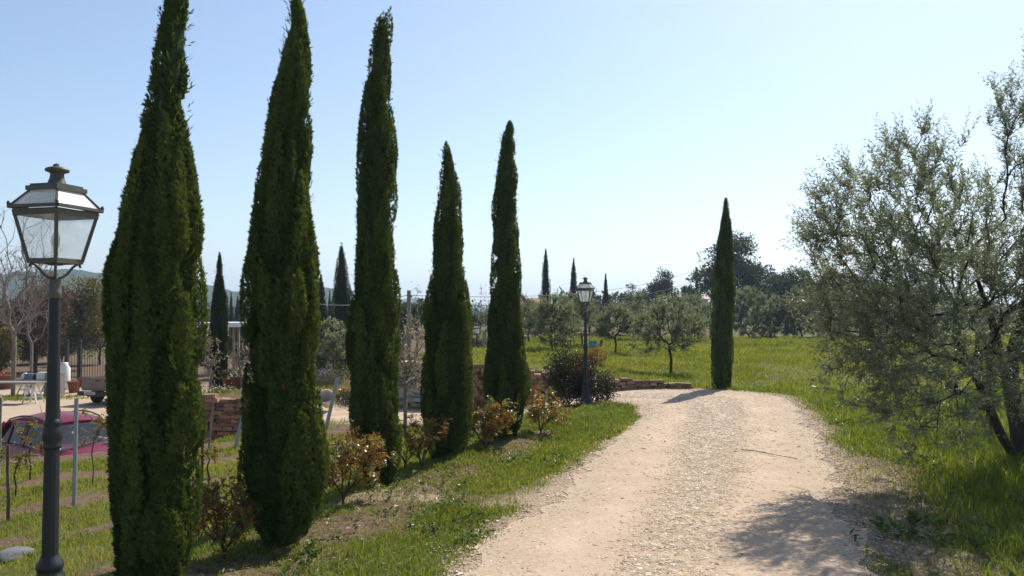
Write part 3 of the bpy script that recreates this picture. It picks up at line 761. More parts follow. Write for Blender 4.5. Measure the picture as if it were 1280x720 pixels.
# ---- pines, cypresses and other trees far behind
M_pine = leaf_mat('pine_foliage', [(0, (.030, .050, .026)), (.5, (.055, .080, .040)), (1, (.090, .115, .058))], transl=.25, rough=.7, spec=.15)
M_green = leaf_mat('broadleaf_foliage', [(0, (.03, .045, .018)), (.5, (.055, .075, .028)), (1, (.09, .11, .045))], transl=.3, rough=.6, spec=.2)
M_yel = leaf_mat('yellowing_foliage', [(0, (.07, .065, .018)), (.5, (.13, .11, .025)), (1, (.19, .17, .045))], transl=.35, rough=.6, spec=.2)
M_brown = leaf_mat('brown_budding_twigs', [(0, (.08, .05, .035)), (.5, (.14, .09, .065)), (1, (.20, .13, .095))], transl=.2, rough=.8, spec=.1)
def puff_tree(name, label, px, d, top_py, base_z, wpx, seed, mat_, shape='round', n=90, per=60, leaf=.3, group=None, cat='tree', trunk_frac=.3, barkm=None, lw=.4, off=None, rt=.02, clump=1.0):
    """far tree: limbs ending in uneven clumps of foliage"""
    r_ = np.random.default_rng(seed); x = px2x(px, d)
    gz = zg1(x, d) if base_z is None else base_z
    h = py2z(top_py, d) - gz; w = wpx * d / 1000
    tf = trunk_frac
    if shape == 'round':
        ells = [((0, 0, h * (tf + (1 - tf) * .52)), (w * .42, w * .42, h * (1 - tf) * .44), 1.2), ((-w * .2, 0, h * (tf + (1 - tf) * .4)), (w * .3, w * .3, h * (1 - tf) * .3), .6), ((w * .2, 0, h * (tf + (1 - tf) * .62)), (w * .3, w * .3, h * (1 - tf) * .32), .7)]
    else:
        ells = [((0, 0, h * .62), (w * .33, w * .33, h * .34), 1), ((w * .08, 0, h * .82), (w * .2, w * .2, h * .17), .5), ((-w * .22, 0, h * .5), (w * .26, w * .26, h * .2), .6), ((w * .25, 0, h * .46), (w * .25, w * .25, h * .2), .6)]
    t = thing(name, (x, d, gz), label, cat, group)
    tr = [(0, 0, -.1), (w * .01, 0, h * tf * .5), (0, 0, h * tf), (w * .02, 0, h * (tf + .2))]
    tg = in_ellipsoids(n, ells, r_, .4)
    P, par, D, tips = grow(tr, tg, h * .09, lock=2, r0=r_)
    gq, rr = branch_mesh(P, par, rt, rmax=h * .022, kmax=6)
    gq.obj('trunk', barkm or M_bark_dark, t)
    c = G(); tips = np.array(tips)
    m = len(tips) * per; idx = np.repeat(tips, per)
    cr = h * .092 * clump * r_.uniform(.6, 1.3, len(tips)); cr = np.repeat(cr, per)
    q = nrm(r_.normal(size=(m, 3))) * (r_.uniform(size=(m, 1)) ** .5)
    pos = P[idx] + q * cr[:, None] * np.array([1.15, 1.15, .75])
    dd = nrm(q + np.array([0, 0, .35]) + r_.normal(0, .5, (m, 3)))
    base = np.repeat(np.clip(r_.normal(.45, .2, len(tips)), 0, 1), per)
    c.kites(pos, dd, leaf * 1.15 * r_.uniform(.5, 1.2, m), leaf * lw * r_.uniform(.6, 1.2, m), var=np.clip(base + r_.normal(0, .12, m), 0, 1))
    c.obj('crown', mat_, t)
    return t

PG = 'pines behind the meadow'
puff_tree('pine_tree', 'tallest dark pine, rising just behind the lone cypress', 915, 80, 290, None, 96, 61, M_pine, 'pine', n=120, per=110, leaf=.34, group=PG)
puff_tree('pine_tree', 'dark pine with an uneven top, right of the tallest pine', 972, 84, 331, None, 74, 62, M_pine, 'round', n=90, per=90, leaf=.34, group=PG, trunk_frac=.12)
puff_tree('pine_tree', 'low spreading pine midway between the tallest pine and the big olive', 1012, 82, 338, None, 66, 63, M_pine, 'round', n=80, per=90, leaf=.34, group=PG, trunk_frac=.1)
puff_tree('pine_tree', 'dark pine behind the left edge of the big olive crown', 1052, 80, 332, None, 70, 64, M_pine, 'round', n=90, per=90, leaf=.34, group=PG, trunk_frac=.1)
puff_tree('pine_tree', 'pine largely hidden behind the middle of the big olive crown', 1120, 84, 345, None, 90, 65, M_pine, 'round', n=80, per=80, leaf=.36, group=PG, trunk_frac=.1)
puff_tree('pine_tree', 'small round-headed dark pine near the utility pole beside the tallest pine', 826, 95, 338, None, 34, 66, M_pine, 'round', n=50, per=90, leaf=.32, group=PG, trunk_frac=.3)
puff_tree('pine_tree', 'low dark pine left of the small round-headed pine', 794, 100, 356, None, 50, 67, M_pine, 'round', n=60, per=80, leaf=.34, group=PG, trunk_frac=.1)
puff_tree('pine_tree', 'low dark pine at the foot of the thin pole behind the rounded olive', 858, 98, 352, None, 44, 68, M_pine, 'round', n=60, per=80, leaf=.34, group=PG, trunk_frac=.1)
puff_tree('pine_tree', 'hazy pine behind the gap between the three far cypresses', 742, 110, 362, None, 64, 69, M_pine, 'round', n=60, per=80, leaf=.36, group=PG, trunk_frac=.1)
puff_tree('pine_tree', 'hazy low pine left of the tallest of the three far cypresses', 656, 115, 374, None, 50, 70, M_pine, 'round', n=50, per=80, leaf=.36, group=PG, trunk_frac=.1)
puff_tree('pine_tree', 'hazy low pine between the two taller far cypresses', 700, 112, 368, None, 46, 71, M_pine, 'round', n=50, per=80, leaf=.36, group=PG, trunk_frac=.1)

def far_cyp(label, px, d, top, base, w, seed, n=4500, lean=0, name='cypress_tree', group='distant cypresses', size=2.2):
    h = base - top
    rows = [(base, px - w * .36, px + w * .36), (base - h * .1, px - w * .47, px + w * .47), (base - h * .3, px - w * .5, px + w * .5), (base - h * .55, px - w * .42 + lean * .3, px + w * .42 + lean * .3), (base - h * .75, px - w * .28 + lean * .5, px + w * .28 + lean * .5), (base - h * .9, px - w * .14 + lean * .8, px + w * .14 + lean * .8), (top, px - .5 + lean, px + .5 + lean)]
    return cypress(name, label, rows, d, n=n, seed=seed, mat_=M_cyp_far, size=size, group=group)
far_cyp('tallest of the three distant cypresses above the meadow olives', 682, 60, 308, 412, 16, 81)
far_cyp('middle one of the three distant cypresses, just left of the far lamp post', 717, 62, 321, 410, 13, 82)
far_cyp('smallest of the three distant cypresses, just right of the far lamp head', 757, 64, 342, 408, 9, 83)
far_cyp('cypress standing in the garden by the white-roofed pergola', 274, 24, 316, 482, 25, 84, n=16000, size=1.5)
far_cyp('wide dark cypress showing between the second and third cypress of the row', 427, 38, 303, 452, 31, 85, n=14000, size=1.8)
far_cyp('short cypress tucked behind the right edge of the broad cypress', 401, 36, 343, 450, 22, 86, n=8000, size=1.8)
far_cyp('left one of a pair of tiny distant cypresses against the hill', 289, 70, 364, 420, 7, 87, n=2500)
far_cyp('right one of a pair of tiny distant cypresses against the hill', 297, 72, 369, 420, 9, 88, n=2500)
far_cyp('narrow dark cypress beside the wooden utility pole', 499, 44, 376, 450, 15, 89, n=6000)
far_cyp('tiny distant cypress left of the wide dark one behind the row', 412, 75, 362, 420, 7, 90, n=2500)
far_cyp('distant dark cypress peeping out at the right edge of the nearest cypress', 240, 42, 266, 470, 22, 91, n=9000, size=1.8)
far_cyp('thin young cypress against the wooded hill right of the near lamp post', 117, 90, 352, 420, 5, 92, n=2000)
# ------------------------------------------------------------------ lamp posts
M_iron = surf_mat('dark_grey_cast_iron', (.014, .017, .020), (.022, .025, .028), scale=6, rough=.45, metal=.0, bump=.15, spec=.4, bscale=60)
M_lantern = surf_mat('weathered_lantern_metal', (.105, .098, .080), (.075, .068, .055), scale=18, rough=.5, spec=.4, bump=.1)
M_frost = glass_mat('frosted_lantern_glass', (.86, .88, .88), .15, .06)
M_frost_roof = glass_mat('milky_roof_glass', (.85, .87, .86), .62, .12)
M_bulb = surf_mat('white_bulb', (.8, .8, .76), rough=.3)

def lamp_post(label, loc, rz, group):
    t = thing('lamp_post', loc, label, 'lamp post', group, rz)
    g = G(); g.lathe([(.0, -.05), (.135, -.05), (.135, .015), (.125, .03), (.115, .06), (.112, .12), (.092, .16), (.080, .26), (.072, .36), (.066, .405)], 28); g.obj('base', M_iron, t)
    g = G(); g.lathe([(.056, .40), (.066, .405), (.069, .42), (.064, .435), (.055, .445), (.058, .46), (.063, .475), (.061, .49), (.050, .505), (.040, .53)], 28); g.obj('collar', M_iron, t)
    g = G()
    th = np.linspace(0, 2 * math.pi, 49)[:-1]; fl = 1 - .05 * (np.cos(th * 12) > .2)
    zs = np.linspace(.5, 1.09, 8); V = []
    for z in zs:
        r = .0375 - .006 * (z - .5)
        V.append(np.stack([r * fl * np.cos(th), r * fl * np.sin(th), th * 0 + z], -1))
    i = np.arange(7)[:, None] * 48; j = np.arange(48)[None, :]; j2 = (j + 1) % 48
    g.add(np.array(V).reshape(-1, 3), np.stack([i + j, i + j2, i + 48 + j2, i + 48 + j], -1).reshape(-1, 4))
    g.lathe([(.034, 1.08), (.032, 1.2), (.028, 1.55), (.0255, 1.84)], 24); g.obj('pole', M_iron, t)
    g = G(); g.lathe([(.034, 1.05), (.043, 1.06), (.043, 1.07), (.037, 1.08), (.045, 1.10), (.047, 1.125), (.044, 1.15), (.037, 1.165), (.041, 1.173), (.041, 1.186), (.032, 1.2)], 28); g.obj('collar', M_iron, t)
    g = G(); g.lathe([(.028, 1.80), (.031, 1.805), (.031, 1.835), (.028, 1.84), (.030, 1.86), (.028, 1.885), (.022, 1.905), (.012, 1.91)], 24); g.obj('pole_cap', M_lantern, t)
    b = .083; tp = .130; z0, z1 = 1.985, 2.235
    for k in range(4):
        a = k * math.pi / 2 + math.pi / 4; ca, sa = math.cos(a), math.sin(a); rb = b * math.sqrt(2) - .012
        q = [(.010, 1.90), (.030, 1.905), (.055, 1.925), (.075, 1.955), (.098, 1.972), (rb, 1.97), (rb + .005, 1.955)]
        pts = catmull([(r * ca, r * sa, z) for r, z in q], 5)
        g = G(); g.tube(pts, .0065, 7); g.obj('bracket', M_lantern, t)
    g = G()
    for k in range(4):
        a = k * math.pi / 2 + math.pi / 4; a2 = a + math.pi / 2
        p = lambda r, ang, z: np.array([r * math.sqrt(2) * math.cos(ang), r * math.sqrt(2) * math.sin(ang), z])
        g.bar(p(b, a, z0), p(tp, a, z1), .017, up=(math.cos(a), math.sin(a), 0))
        g.bar(p(b, a, z0), p(b, a2, z0), .014, .024); g.bar(p(tp, a, z1 - .012), p(tp, a2, z1 - .012), .012, .03)
        g.bar(p(.143, a, z1 + .014), p(.143, a2, z1 + .014), .026, .014)
        g.bar(p(.138, a, z1 + .022), p(.080, a, 2.338), .012, up=(math.cos(a), math.sin(a), 0))
        g.lathe([(.005, 0), (.009, .006), (.007, .016), (.003, .022)], 8, c=p(.145, a, z1 + .02))
    g.box((0, 0, 2.346), (.192, .192, .022)); g.box((0, 0, 2.362), (.165, .165, .012))
    g.lathe([(0, 1.965), (.03, 1.965), (.05, 1.972), (.05, 1.98)], 16)
    lan = g.obj('lantern_frame', M_lantern, t)
    for k in range(4):
        a = k * math.pi / 2 + math.pi / 4; a2 = a + math.pi / 2
        g = G(); e = -.002
        g.quad([p(b + e, a, z0 + .012), p(b + e, a2, z0 + .012), p(tp + e, a2, z1 - .02), p(tp + e, a, z1 - .02)], .003); g.obj('glass_pane', M_frost, lan)
        g = G(); g.quad([p(.135, a, z1 + .024), p(.135, a2, z1 + .024), p(.083, a2, 2.334), p(.083, a, 2.334)], .003); g.obj('roof_pane', M_frost_roof, lan)
    g = G(); g.lathe([(.046, 2.366), (.040, 2.385), (.033, 2.405), (.031, 2.425), (.036, 2.43), (.054, 2.437), (.056, 2.447), (.045, 2.455), (.020, 2.462), (.018, 2.472), (.006, 2.478)], 24); g.obj('chimney', M_lantern, t)
    g = G(); g.lathe([(.010, 1.98), (.012, 2.05), (.018, 2.07), (.020, 2.10), (.014, 2.125), (.004, 2.135)], 12); g.obj('bulb', M_bulb, t)
    return t
LG = 'lantern posts along the drive'
d1 = 4.0; x1 = px2x(60, d1, 0.0)
lamp1 = lamp_post('tall lamp post with a big glass lantern, cropped at the bottom, beside the nearest cypress', (x1, d1, -.02), R(75), LG)
tag(lamp1, group=LG)
d2 = 15.3; x2 = px2x(732, d2)
lamp2 = copy_thing(lamp1, (x2, d2, zg1(x2, d2) - .01), R(70), 1.0, 'far lamp post standing in front of the reddish shrub at the bend')
d3 = 37.0; x3 = px2x(596, d3)
lamp3 = copy_thing(lamp1, (x3, d3, py2z(404, d3) - 2.47), R(20), 1.0, 'tiny lamp post in the distance between the shortest and the last cypress of the row')

# ------------------------------------------------------------------ stone walls
M_stone_red = surf_mat('reddish_stone', (.30, .175, .105), (.20, .115, .075), scale=5, rough=.95, bump=.8, varmix=[(0, (.55, .5, .48)), (.5, (1, 1, 1)), (1, (1.35, 1.25, 1.1))])
M_stone_tan = surf_mat('tan_stone', (.36, .26, .17), (.25, .175, .115), scale=5, rough=.95, bump=.8, varmix=[(0, (.55, .5, .48)), (.5, (1, 1, 1)), (1, (1.35, 1.25, 1.15))])
M_stone_pale = surf_mat('pale_stone', (.48, .41, .34), (.34, .28, .22), scale=5, rough=.95, bump=.8, varmix=[(0, (.5, .47, .45)), (.5, (1, 1, 1)), (1, (1.3, 1.25, 1.2))])
def stone_wall(name, label, pts, ztop, thick, mat_, bl=.26, bh=.085, seed=0, cat='wall', coping=None, depth=.15):
    """dry-laid wall of uneven stones along a polyline; ztop: height at each point"""
    r_ = np.random.default_rng(seed); P = np.array(pts, float)
    seg = np.r_[0, np.cumsum(np.linalg.norm(np.diff(P, axis=0), axis=1))]
    mid = P[0]; t0 = np.array([mid[0], mid[1], zg1(*mid)]); g = G()
    s = 0.0; total = seg[-1]
    nlay = 60
    for lay in range(nlay):
        s = -r_.uniform(0, bl); any_ = False
        while s < total:
            l = bl * r_.uniform(.55, 1.5); sm = np.clip(s + l / 2, 0, total)
            x = np.interp(sm, seg, P[:, 0]); y = np.interp(sm, seg, P[:, 1]); zt = np.interp(sm, seg, ztop) + .05 * (vnoise(sm * 1.5, 0, seed) - .5)
            k = min(np.searchsorted(seg, sm, side='right') - 1, len(P) - 2); dv = nrm(P[k + 1] - P[k])
            zbot = min(zg1(x - dv[1] * .4, y - .45), zg1(x, y)) - depth
            zc = zbot + (lay + .5) * bh
            if zc < zt:
                g.box((x + r_.normal(0, .012), y + r_.normal(0, .012), zc), (l * .97, thick * r_.uniform(.9, 1.1), bh * r_.uniform(.86, .97)), math.atan2(dv[1], dv[0]), var=r_.uniform(), jit=bh * .2, top=.93)
                any_ = True
            s += l
        if not any_: break
    for v in g.v: v -= t0
    o = g.obj(name, mat_, loc=t0); tag(o, label, cat); return o
stone_wall('stone_wall', 'low tan stone wall edging the meadow at the bend, sinking into the grass at its right end', [(4.1, 18.42), (3.4, 18.48), (1.5, 18.58)], [.09, .16, .26], .34, M_stone_tan, bl=.24, bh=.07, seed=1)
stone_wall('stone_wall', 'reddish stone retaining wall between the two last cypresses, below a strip of grass', [(1.45, 18.58), (-.65, 18.74), (-2.0, 20.2)], [.30, .52, .50], .34, M_stone_red, bl=.22, bh=.075, seed=2)
stone_wall('stone_wall', 'pale stone retaining wall behind the small flowering tree', [(-2.02, 20.24), (-2.62, 21.0), (-4.4, 23.4)], [.46, .42, .36], .34, M_stone_pale, bl=.30, bh=.13, seed=3)
stone_wall('stone_wall', 'reddish stone wall behind the reclining white pot and the vine stakes, retaining the garden', [(-8.45, 20.1), (-6.9, 20.15), (-5.5, 20.1)], [-.30, -.36, -.50], .30, M_stone_red, bl=.26, bh=.10, seed=4)
stone_wall('stone_wall', 'long reddish wall far behind the meadow olives', [(-4.5, 45.4), (2, 45.2), (7.6, 45.0)], [.42, .52, .66], .35, M_stone_red, bl=.5, bh=.2, seed=5, depth=.6)

# ------------------------------------------------------------------ rose bushes and shrubs under the cypresses
def leafset(g, P, r_, n, size, var, spread=.06):
    """compound rose leaves: little groups of toothed-looking leaflets"""
    idx = r_.integers(0, len(P), n); c = P[idx] + r_.normal(0, spread, (n, 3))
    D = nrm(r_.normal(0, 1, (n, 3)) + np.array([0, 0, .25])); hint = nrm(np.array([0, 0, 1.0]) + r_.normal(0, .5, (n, 3)))
    side = nrm(np.cross(D, hint))
    v = np.clip(var[idx] + r_.normal(0, .14, n), 0, 1); sc = size * r_.uniform(.7, 1.25, n)
    g.kites(c, D, sc, sc * .58, hint=hint, var=v, droop=.18, fold=.18)
    for f, o in ((.8, .05), (.8, -.05)):
        sg = 1 if o > 0 else -1
        g.kites(c - D * (sc * .15)[:, None], nrm(D * .45 + side * sg), sc * .75, sc * .45, hint=hint, var=v, droop=.15, fold=.18)
        g.kites(c - D * (sc * .65)[:, None], nrm(D * .35 + side * sg), sc * .6, sc * .36, hint=hint, var=v, droop=.1, fold=.18)
def rose(label, px, base_py, d, h, w, seed, n=150, stems=5, greens=.3, lf=.05, ntg=34, name='rose_bush', cat='rose bush', M=None, dark=0, lean=0.0, group='rose bushes under the cypresses'):
    r_ = np.random.default_rng(seed); x = px2x(px, d); z = zg1(x, d)
    t = thing(name, (x, d, z), label, cat, group)
    ch = [(0, 0, -.05), (0, 0, .03)]
    tg = in_ellipsoids(ntg, [((lean, 0, h * .62), (w * .5, w * .42, h * .42), 1)], r_)
    P, par, D, tips = grow(ch, tg, .07, lock=1, r0=r_, pw=.75, jit=.03)
    g, rr = branch_mesh(P, par, .0028, rmax=.012, kmax=6); g.obj('stems', M_stem, t)
    T = np.concatenate([P[tips], P[[i for i in range(len(P)) if P[i, 2] > h * .3 and r_.uniform() < .35]]])
    var = np.where(r_.uniform(size=len(T)) < greens, r_.uniform(.7, 1, len(T)), r_.uniform(0, .62, len(T)))
    c = G(); leafset(c, T, r_, n, lf, var, .035); c.obj('leaves', M or M_rose, t)
    return t
rose('bronze-leaved rose bush in the shade between the two nearest cypresses', 283, 690, 5.75, .54, .50, 201, n=620, lf=.036, ntg=60, greens=.2)
rose('tall rose bush with orange young leaves right of the broad cypress', 430, 625, 7.4, .66, .78, 202, n=700, lf=.040, ntg=64, greens=.35, lean=.06)
rose('sparse red-leaved rose in front of the shortest cypress', 528, 575, 9.0, .62, .62, 203, n=430, lf=.037, ntg=36, greens=.15)
rose('full rose bush with pale shiny leaves between the two last cypresses', 607, 560, 10.2, .66, .82, 204, n=950, lf=.042, ntg=60, greens=.55)
rose('open-branched rose bush standing right of the last cypress of the row', 676, 540, 11.4, .66, .86, 205, n=680, lf=.042, ntg=44, greens=.45)
rose('low leafless-looking rose with dark twigs beside the fourth cypress base', 507, 570, 9.4, .42, .5, 206, n=60, lf=.035, ntg=40, greens=.2)
M_phot = leaf_mat('red_tip_shrub_leaf', [(0, (.022, .024, .014)), (.55, (.040, .040, .020)), (.75, (.16, .065, .032)), (1, (.27, .095, .05))], transl=.3, rough=.35, spec=.5, tcol=(1.5, 1.0, .5))
M_shrub = leaf_mat('dark_shrub_leaf', [(0, (.016, .022, .012)), (.6, (.038, .048, .022)), (1, (.13, .16, .05))], transl=.3, rough=.35, spec=.5)
def dense_shrub(name, label, px, d, h, wx, seed, m, n, lf, redtop=True, lean=0.0):
    r_ = np.random.default_rng(seed); x = px2x(px, d); z = zg1(x, d)
    t = thing(name, (x, d, z), label, 'shrub', 'shrubs at the bend')
    ell = [((lean, 0, h * .5), (wx * .5, wx * .45, h * .5), 1)]
    tg = in_ellipsoids(70, ell, r_); tg = tg[tg[:, 2] > .06]
    P, par, D, tips = grow([(0, 0, -.06), (0, 0, .05)], tg, .12, lock=1, r0=r_, pw=.6)
    g, rr = branch_mesh(P, par, .004, rmax=.03, kmax=6); g.obj('stems', M_stem, t)
    T = P[tips]; idx = r_.integers(0, len(T), n); c = T[idx] + r_.normal(0, .085, (n, 3)); c[:, 2] = np.abs(c[:, 2])
    out = nrm(c - np.array([lean, 0, h * .4])); q = np.linalg.norm((c - np.array([lean, 0, h * .5])) / np.array([wx * .5, wx * .45, h * .5]), axis=1)
    D = nrm(out + r_.normal(0, .6, (n, 3)) + np.array([0, 0, .3]))
    v = r_.uniform(0, .5, n) + (sstep(.7, 1.05, q) * sstep(.35, .85, c[:, 2] / h) * .55 if redtop else .5 * (r_.uniform(size=n) < .2) * sstep(.5, 1, c[:, 2] / h))
    gg = G(); gg.kites(c, D, lf * r_.uniform(.7, 1.3, n), lf * .42, var=np.clip(v, 0, 1)); gg.obj('leaves', m, t); return t
dense_shrub('red_tip_shrub', 'rounded shrub with dark leaves and russet tips right behind the far lamp post', 738, 15.75, 1.0, .85, 301, M_phot, 5200, .05)
dense_shrub('evergreen_shrub', 'dark evergreen shrub left of the far lamp post, pale shoots on top', 711, 15.9, 1.02, .82, 302, M_shrub, 5200, .05, False)
dense_shrub('evergreen_shrub', 'loose leggy shrub with light green shoots rising above the dark shrub behind the far lamp', 704, 16.3, 1.5, .62, 303, M_shrub, 900, .07, False)
dense_shrub('evergreen_shrub', 'small bright green weed bush at the right foot of the russet-tipped shrub', 758, 15.6, .55, .3, 304, M_shrub, 500, .05, False)

# ------------------------------------------------------------------ vineyard stakes, vines, posts on the slope
M_wood = surf_mat('weathered_wood', (.16, .12, .09), (.09, .07, .05), scale=20, rough=.95, bump=.6, stretch=(1, 1, .15))
M_woodg = surf_mat('grey_wood', (.26, .24, .21), (.17, .15, .13), scale=20, rough=.95, bump=.5, stretch=(1, 1, .15))
M_galv = surf_mat('galvanised_steel', (.28, .30, .32), (.36, .38, .40), scale=25, rough=.45, metal=.6)
M_vine = surf_mat('vine_bark', (.09, .065, .045), (.05, .035, .025), scale=22, rough=1, bump=1)
M_vleaf = leaf_mat('young_vine_leaf', [(0, (.10, .12, .03)), (1, (.22, .15, .06))], transl=.45, rough=.5, tcol=(1.4, 1.3, .5))
def ground_hit(px, py, lo=2.5, hi=60):
    """distance at which the ground is seen at a point of the picture (used to place things on the ground)"""
    ds = np.linspace(lo, hi, 2400); z = py2z(py, ds); x = (px - 640) / 1000 * ds
    f = zg(x, ds) - z; k = np.where(f > 0)[0]
    return float(ds[k[0]]) if len(k) else hi
def stake(name, label, px, bpy_, tpx, tpy, w, mat_, kind='round', group='vine stakes on the slope'):
    d = ground_hit(px, bpy_); x = px2x(px, d); z = zg1(x, d); zt = py2z(tpy, d); xt = px2x(tpx, d, zt)
    g = G()
    if kind == 'round':
        g.tube([(0, 0, -.2), ((xt - x) * .3 + .006, 0, (zt - z) * .3), ((xt - x) * .7 - .004, 0, (zt - z) * .7), (xt - x, 0, zt - z)], [w * .55, w * .5, w * .48, w * .45], 8)
    else:   # folded steel profile
        a = np.array([0, 0, -.2]); b = np.array([xt - x, 0, zt - z])
        g.bar(a, b, w, .004, up=(0, 1, 0)); g.bar(a + [w / 2, .012, 0], b + [w / 2, .012, 0], .004, .026, up=(0, 1, 0)); g.bar(a + [-w / 2, .012, 0], b + [-w / 2, .012, 0], .004, .026, up=(0, 1, 0))
    o = g.obj(name, mat_, loc=(x, d, z)); tag(o, label, 'stake', group); return o, d
stake('vine_stake', 'dark wooden vine stake close to the left edge, left of the near lamp post', 14, 653, 10, 556, .038, M_wood)
stake('vine_stake', 'thin wooden stake just right of the near lamp pole, in front of the red car', 73, 604, 74, 511, .048, M_wood)
stake('vine_stake', 'grey steel vine stake rising in front of the red car windscreen', 95, 635, 95, 498, .036, M_galv, 'steel')
stake('vine_stake', 'taller of the two thin stakes standing between the two nearest cypresses', 253, 612, 255, 506, .036, M_wood)
stake('vine_stake', 'grey stake in front of the reddish wall, next to the taller thin stake', 261, 570, 267, 496, .036, M_woodg)
stake('leaning_post', 'pale post leaning right, close to the left edge of the broad cypress', 292, 562, 307, 503, .055, M_galv, 'steel')
stake('leaning_post', 'blue-grey steel post leaning right beside the white pot', 405, 538, 422, 472, .07, M_galv, 'steel')
stake('vine_stake', 'pale stake cut off by the left edge of the photo', 1, 600, 1, 497, .05, M_woodg)
def vine(label, px, py, h, seed, leaf=True):
    r_ = np.random.default_rng(seed); d = ground_hit(px, py); x = px2x(px, d); z = zg1(x, d)
    t = thing('grapevine', (x, d, z), label, 'grapevine', 'old vines on the slope')
    tr = [(0, 0, -.08), (.015, 0, h * .25), (-.02, .01, h * .5), (.015, 0, h * .72)]
    tg = np.array([(r_.uniform(-.20, .20), r_.uniform(-.08, .08), h * r_.uniform(.8, 1.15)) for _ in range(6)])
    P, par, D, tips = grow(tr, tg, .08, lock=3, r0=r_); g, rr = branch_mesh(P, par, .0035, ex=.75, rmax=.02, kmax=7, lump=.25); g.obj('trunk', M_vine, t)
    if leaf:
        c = G(); leafset(c, P[tips], r_, 40, .07, r_.uniform(0, 1, len(tips)), .06); c.obj('leaves', M_vleaf, t)
    return t
vine('vine with fresh yellow-green leaves in front of the red car bonnet', 118, 606, .85, 401)
vine('young vine sprouting beside the stake at the left edge', 40, 600, .72, 402)
vine('dark bare vine at the left edge of the nearest cypress', 148, 604, 1.0, 403, False)
vine('gnarled low vine with few leaves between the nearest cypress and the thin stakes', 262, 610, .5, 404)
vine('low vine sprouting left of the near lamp pole', 22, 622, .55, 405)
# wires between the stakes
M_wire = surf_mat('dull_wire', (.2, .2, .2), rough=.5, metal=.7)
def wire(label, a, b, sag, r=.0022, name='trellis_wire', cat='wire', mat_=None):
    a = np.array(a); b = np.array(b); t = np.linspace(0, 1, 15)
    P = a[None] * (1 - t[:, None]) + b[None] * t[:, None]; P[:, 2] -= 4 * sag * t * (1 - t)
    g = G(); g.tube(P - a, r, 5); o = g.obj(name, mat_ or M_wire, loc=a); tag(o, label, cat); return o
def on(px, bpy_, h):
    d = ground_hit(px, bpy_); x = px2x(px, d); return (x, d, zg1(x, d) + h)
wire('thin trellis wire running along the lower vine row', on(1, 640, .55), on(95, 635, .72), .02)
wire('thin trellis wire strung above the grass toward the red car', on(73, 604, .7), on(253, 612, .7), .04)

# stones and small things near the lamp foot
M_rock = surf_mat('grey_stone', (.16, .16, .165), (.11, .11, .115), scale=6, rough=.9, bump=.6)
def rock(name, label, px, py, size, seed, mat_=None, cat='stone', group=None):
    r_ = np.random.default_rng(seed); d = ground_hit(px, py); x = px2x(px, d)
    bm = bmesh.new(); bmesh.ops.create_icosphere(bm, subdivisions=3, radius=1.0)
    off = r_.uniform(0, 50)
    for v in bm.verts:
        n = float(fbm(v.co.x * 1.3 + off, v.co.y * 1.3 + v.co.z * 1.7, seed, 3)); v.co *= .72 + .5 * n
        v.co.z = max(v.co.z, -.4)
    me = bpy.data.meshes.new(name)
    for v in bm.verts: v.co = Vector((v.co.x * size[0], v.co.y * size[1], v.co.z * size[2]))
    bm.to_mesh(me); bm.free(); me.materials.append(mat_ or M_rock)
    for p_ in me.polygons: p_.use_smooth = True
    o = bpy.data.objects.new(name, me); COL.objects.link(o); o.location = (x, d, zg1(x, d) + size[2] * .2); tag(o, label, cat, group); return o
rock('flat_stone', 'flat grey stone lying in the shade left of the near lamp foot', 22, 697, (.17, .20, .06), 1)
M_rockt = surf_mat('tan_rock', (.36, .27, .18), (.25, .18, .12), scale=8, rough=.95, bump=.8)
rock('clod', 'pale lump of earth behind the bronze-leaved rose bush', 305, 662, (.10, .08, .05), 4, M_rockt, 'earth mound')
M_twig = surf_mat('dry_twig', (.14, .09, .055), (.09, .06, .04), scale=20, rough=.9)
g = G(); dA = ground_hit(925, 566); dB = ground_hit(995, 577); A = np.array([px2x(925, dA), dA, .035]); B = np.array([px2x(995, dB), dB, .035])
pts = catmull([A, A * .7 + B * .3 + [.01, .06, .004], A * .4 + B * .6 + [0, .03, .0], B], 6); g.tube(pts - A, np.linspace(.006, .0028, len(pts)), 6)
g.tube([pts[5] - A, pts[5] - A + [.12, -.12, .002]], [.004, .002], 5)
tag(g.obj('fallen_twig', M_twig, loc=A), 'thin dry twig lying across the right wheel track of the drive', 'twig')

# ------------------------------------------------------------------ garden beyond the slope
M_terra = surf_mat('terracotta', (.24, .10, .065), (.17, .07, .045), scale=9, rough=.85)
M_white = surf_mat('white_paint', (.75, .74, .70), (.62, .60, .56), scale=5, rough=.6)
M_cream = surf_mat('cream_ceramic', (.62, .56, .47), (.52, .46, .38), scale=7, rough=.6)
x = px2x(411, 19.8); z = zg1(x, 19.8)
g = G(); V0 = G(); V0.lathe([(.0, 0), (.10, 0), (.13, .06), (.17, .22), (.185, .36), (.20, .36), (.20, .40), (.175, .40), (.16, .30), (.10, .05), (.0, .04)], 20)
for v in V0.v:
    q = np.stack([v[:, 0] , -v[:, 2] * .80 + v[:, 1] * .6, v[:, 2] * .6 + v[:, 1] * .8], -1); q[:, 2] += .14; g.v.append(q)
g.f = V0.f; g.var = V0.var; g.mi = V0.mi; g.sm = V0.sm; g.n = V0.n
tag(g.obj('flower_pot', M_cream, loc=(x, 19.8, z)), 'cream pot lying tipped over on the grass beside the leaning blue-grey post', 'pot')
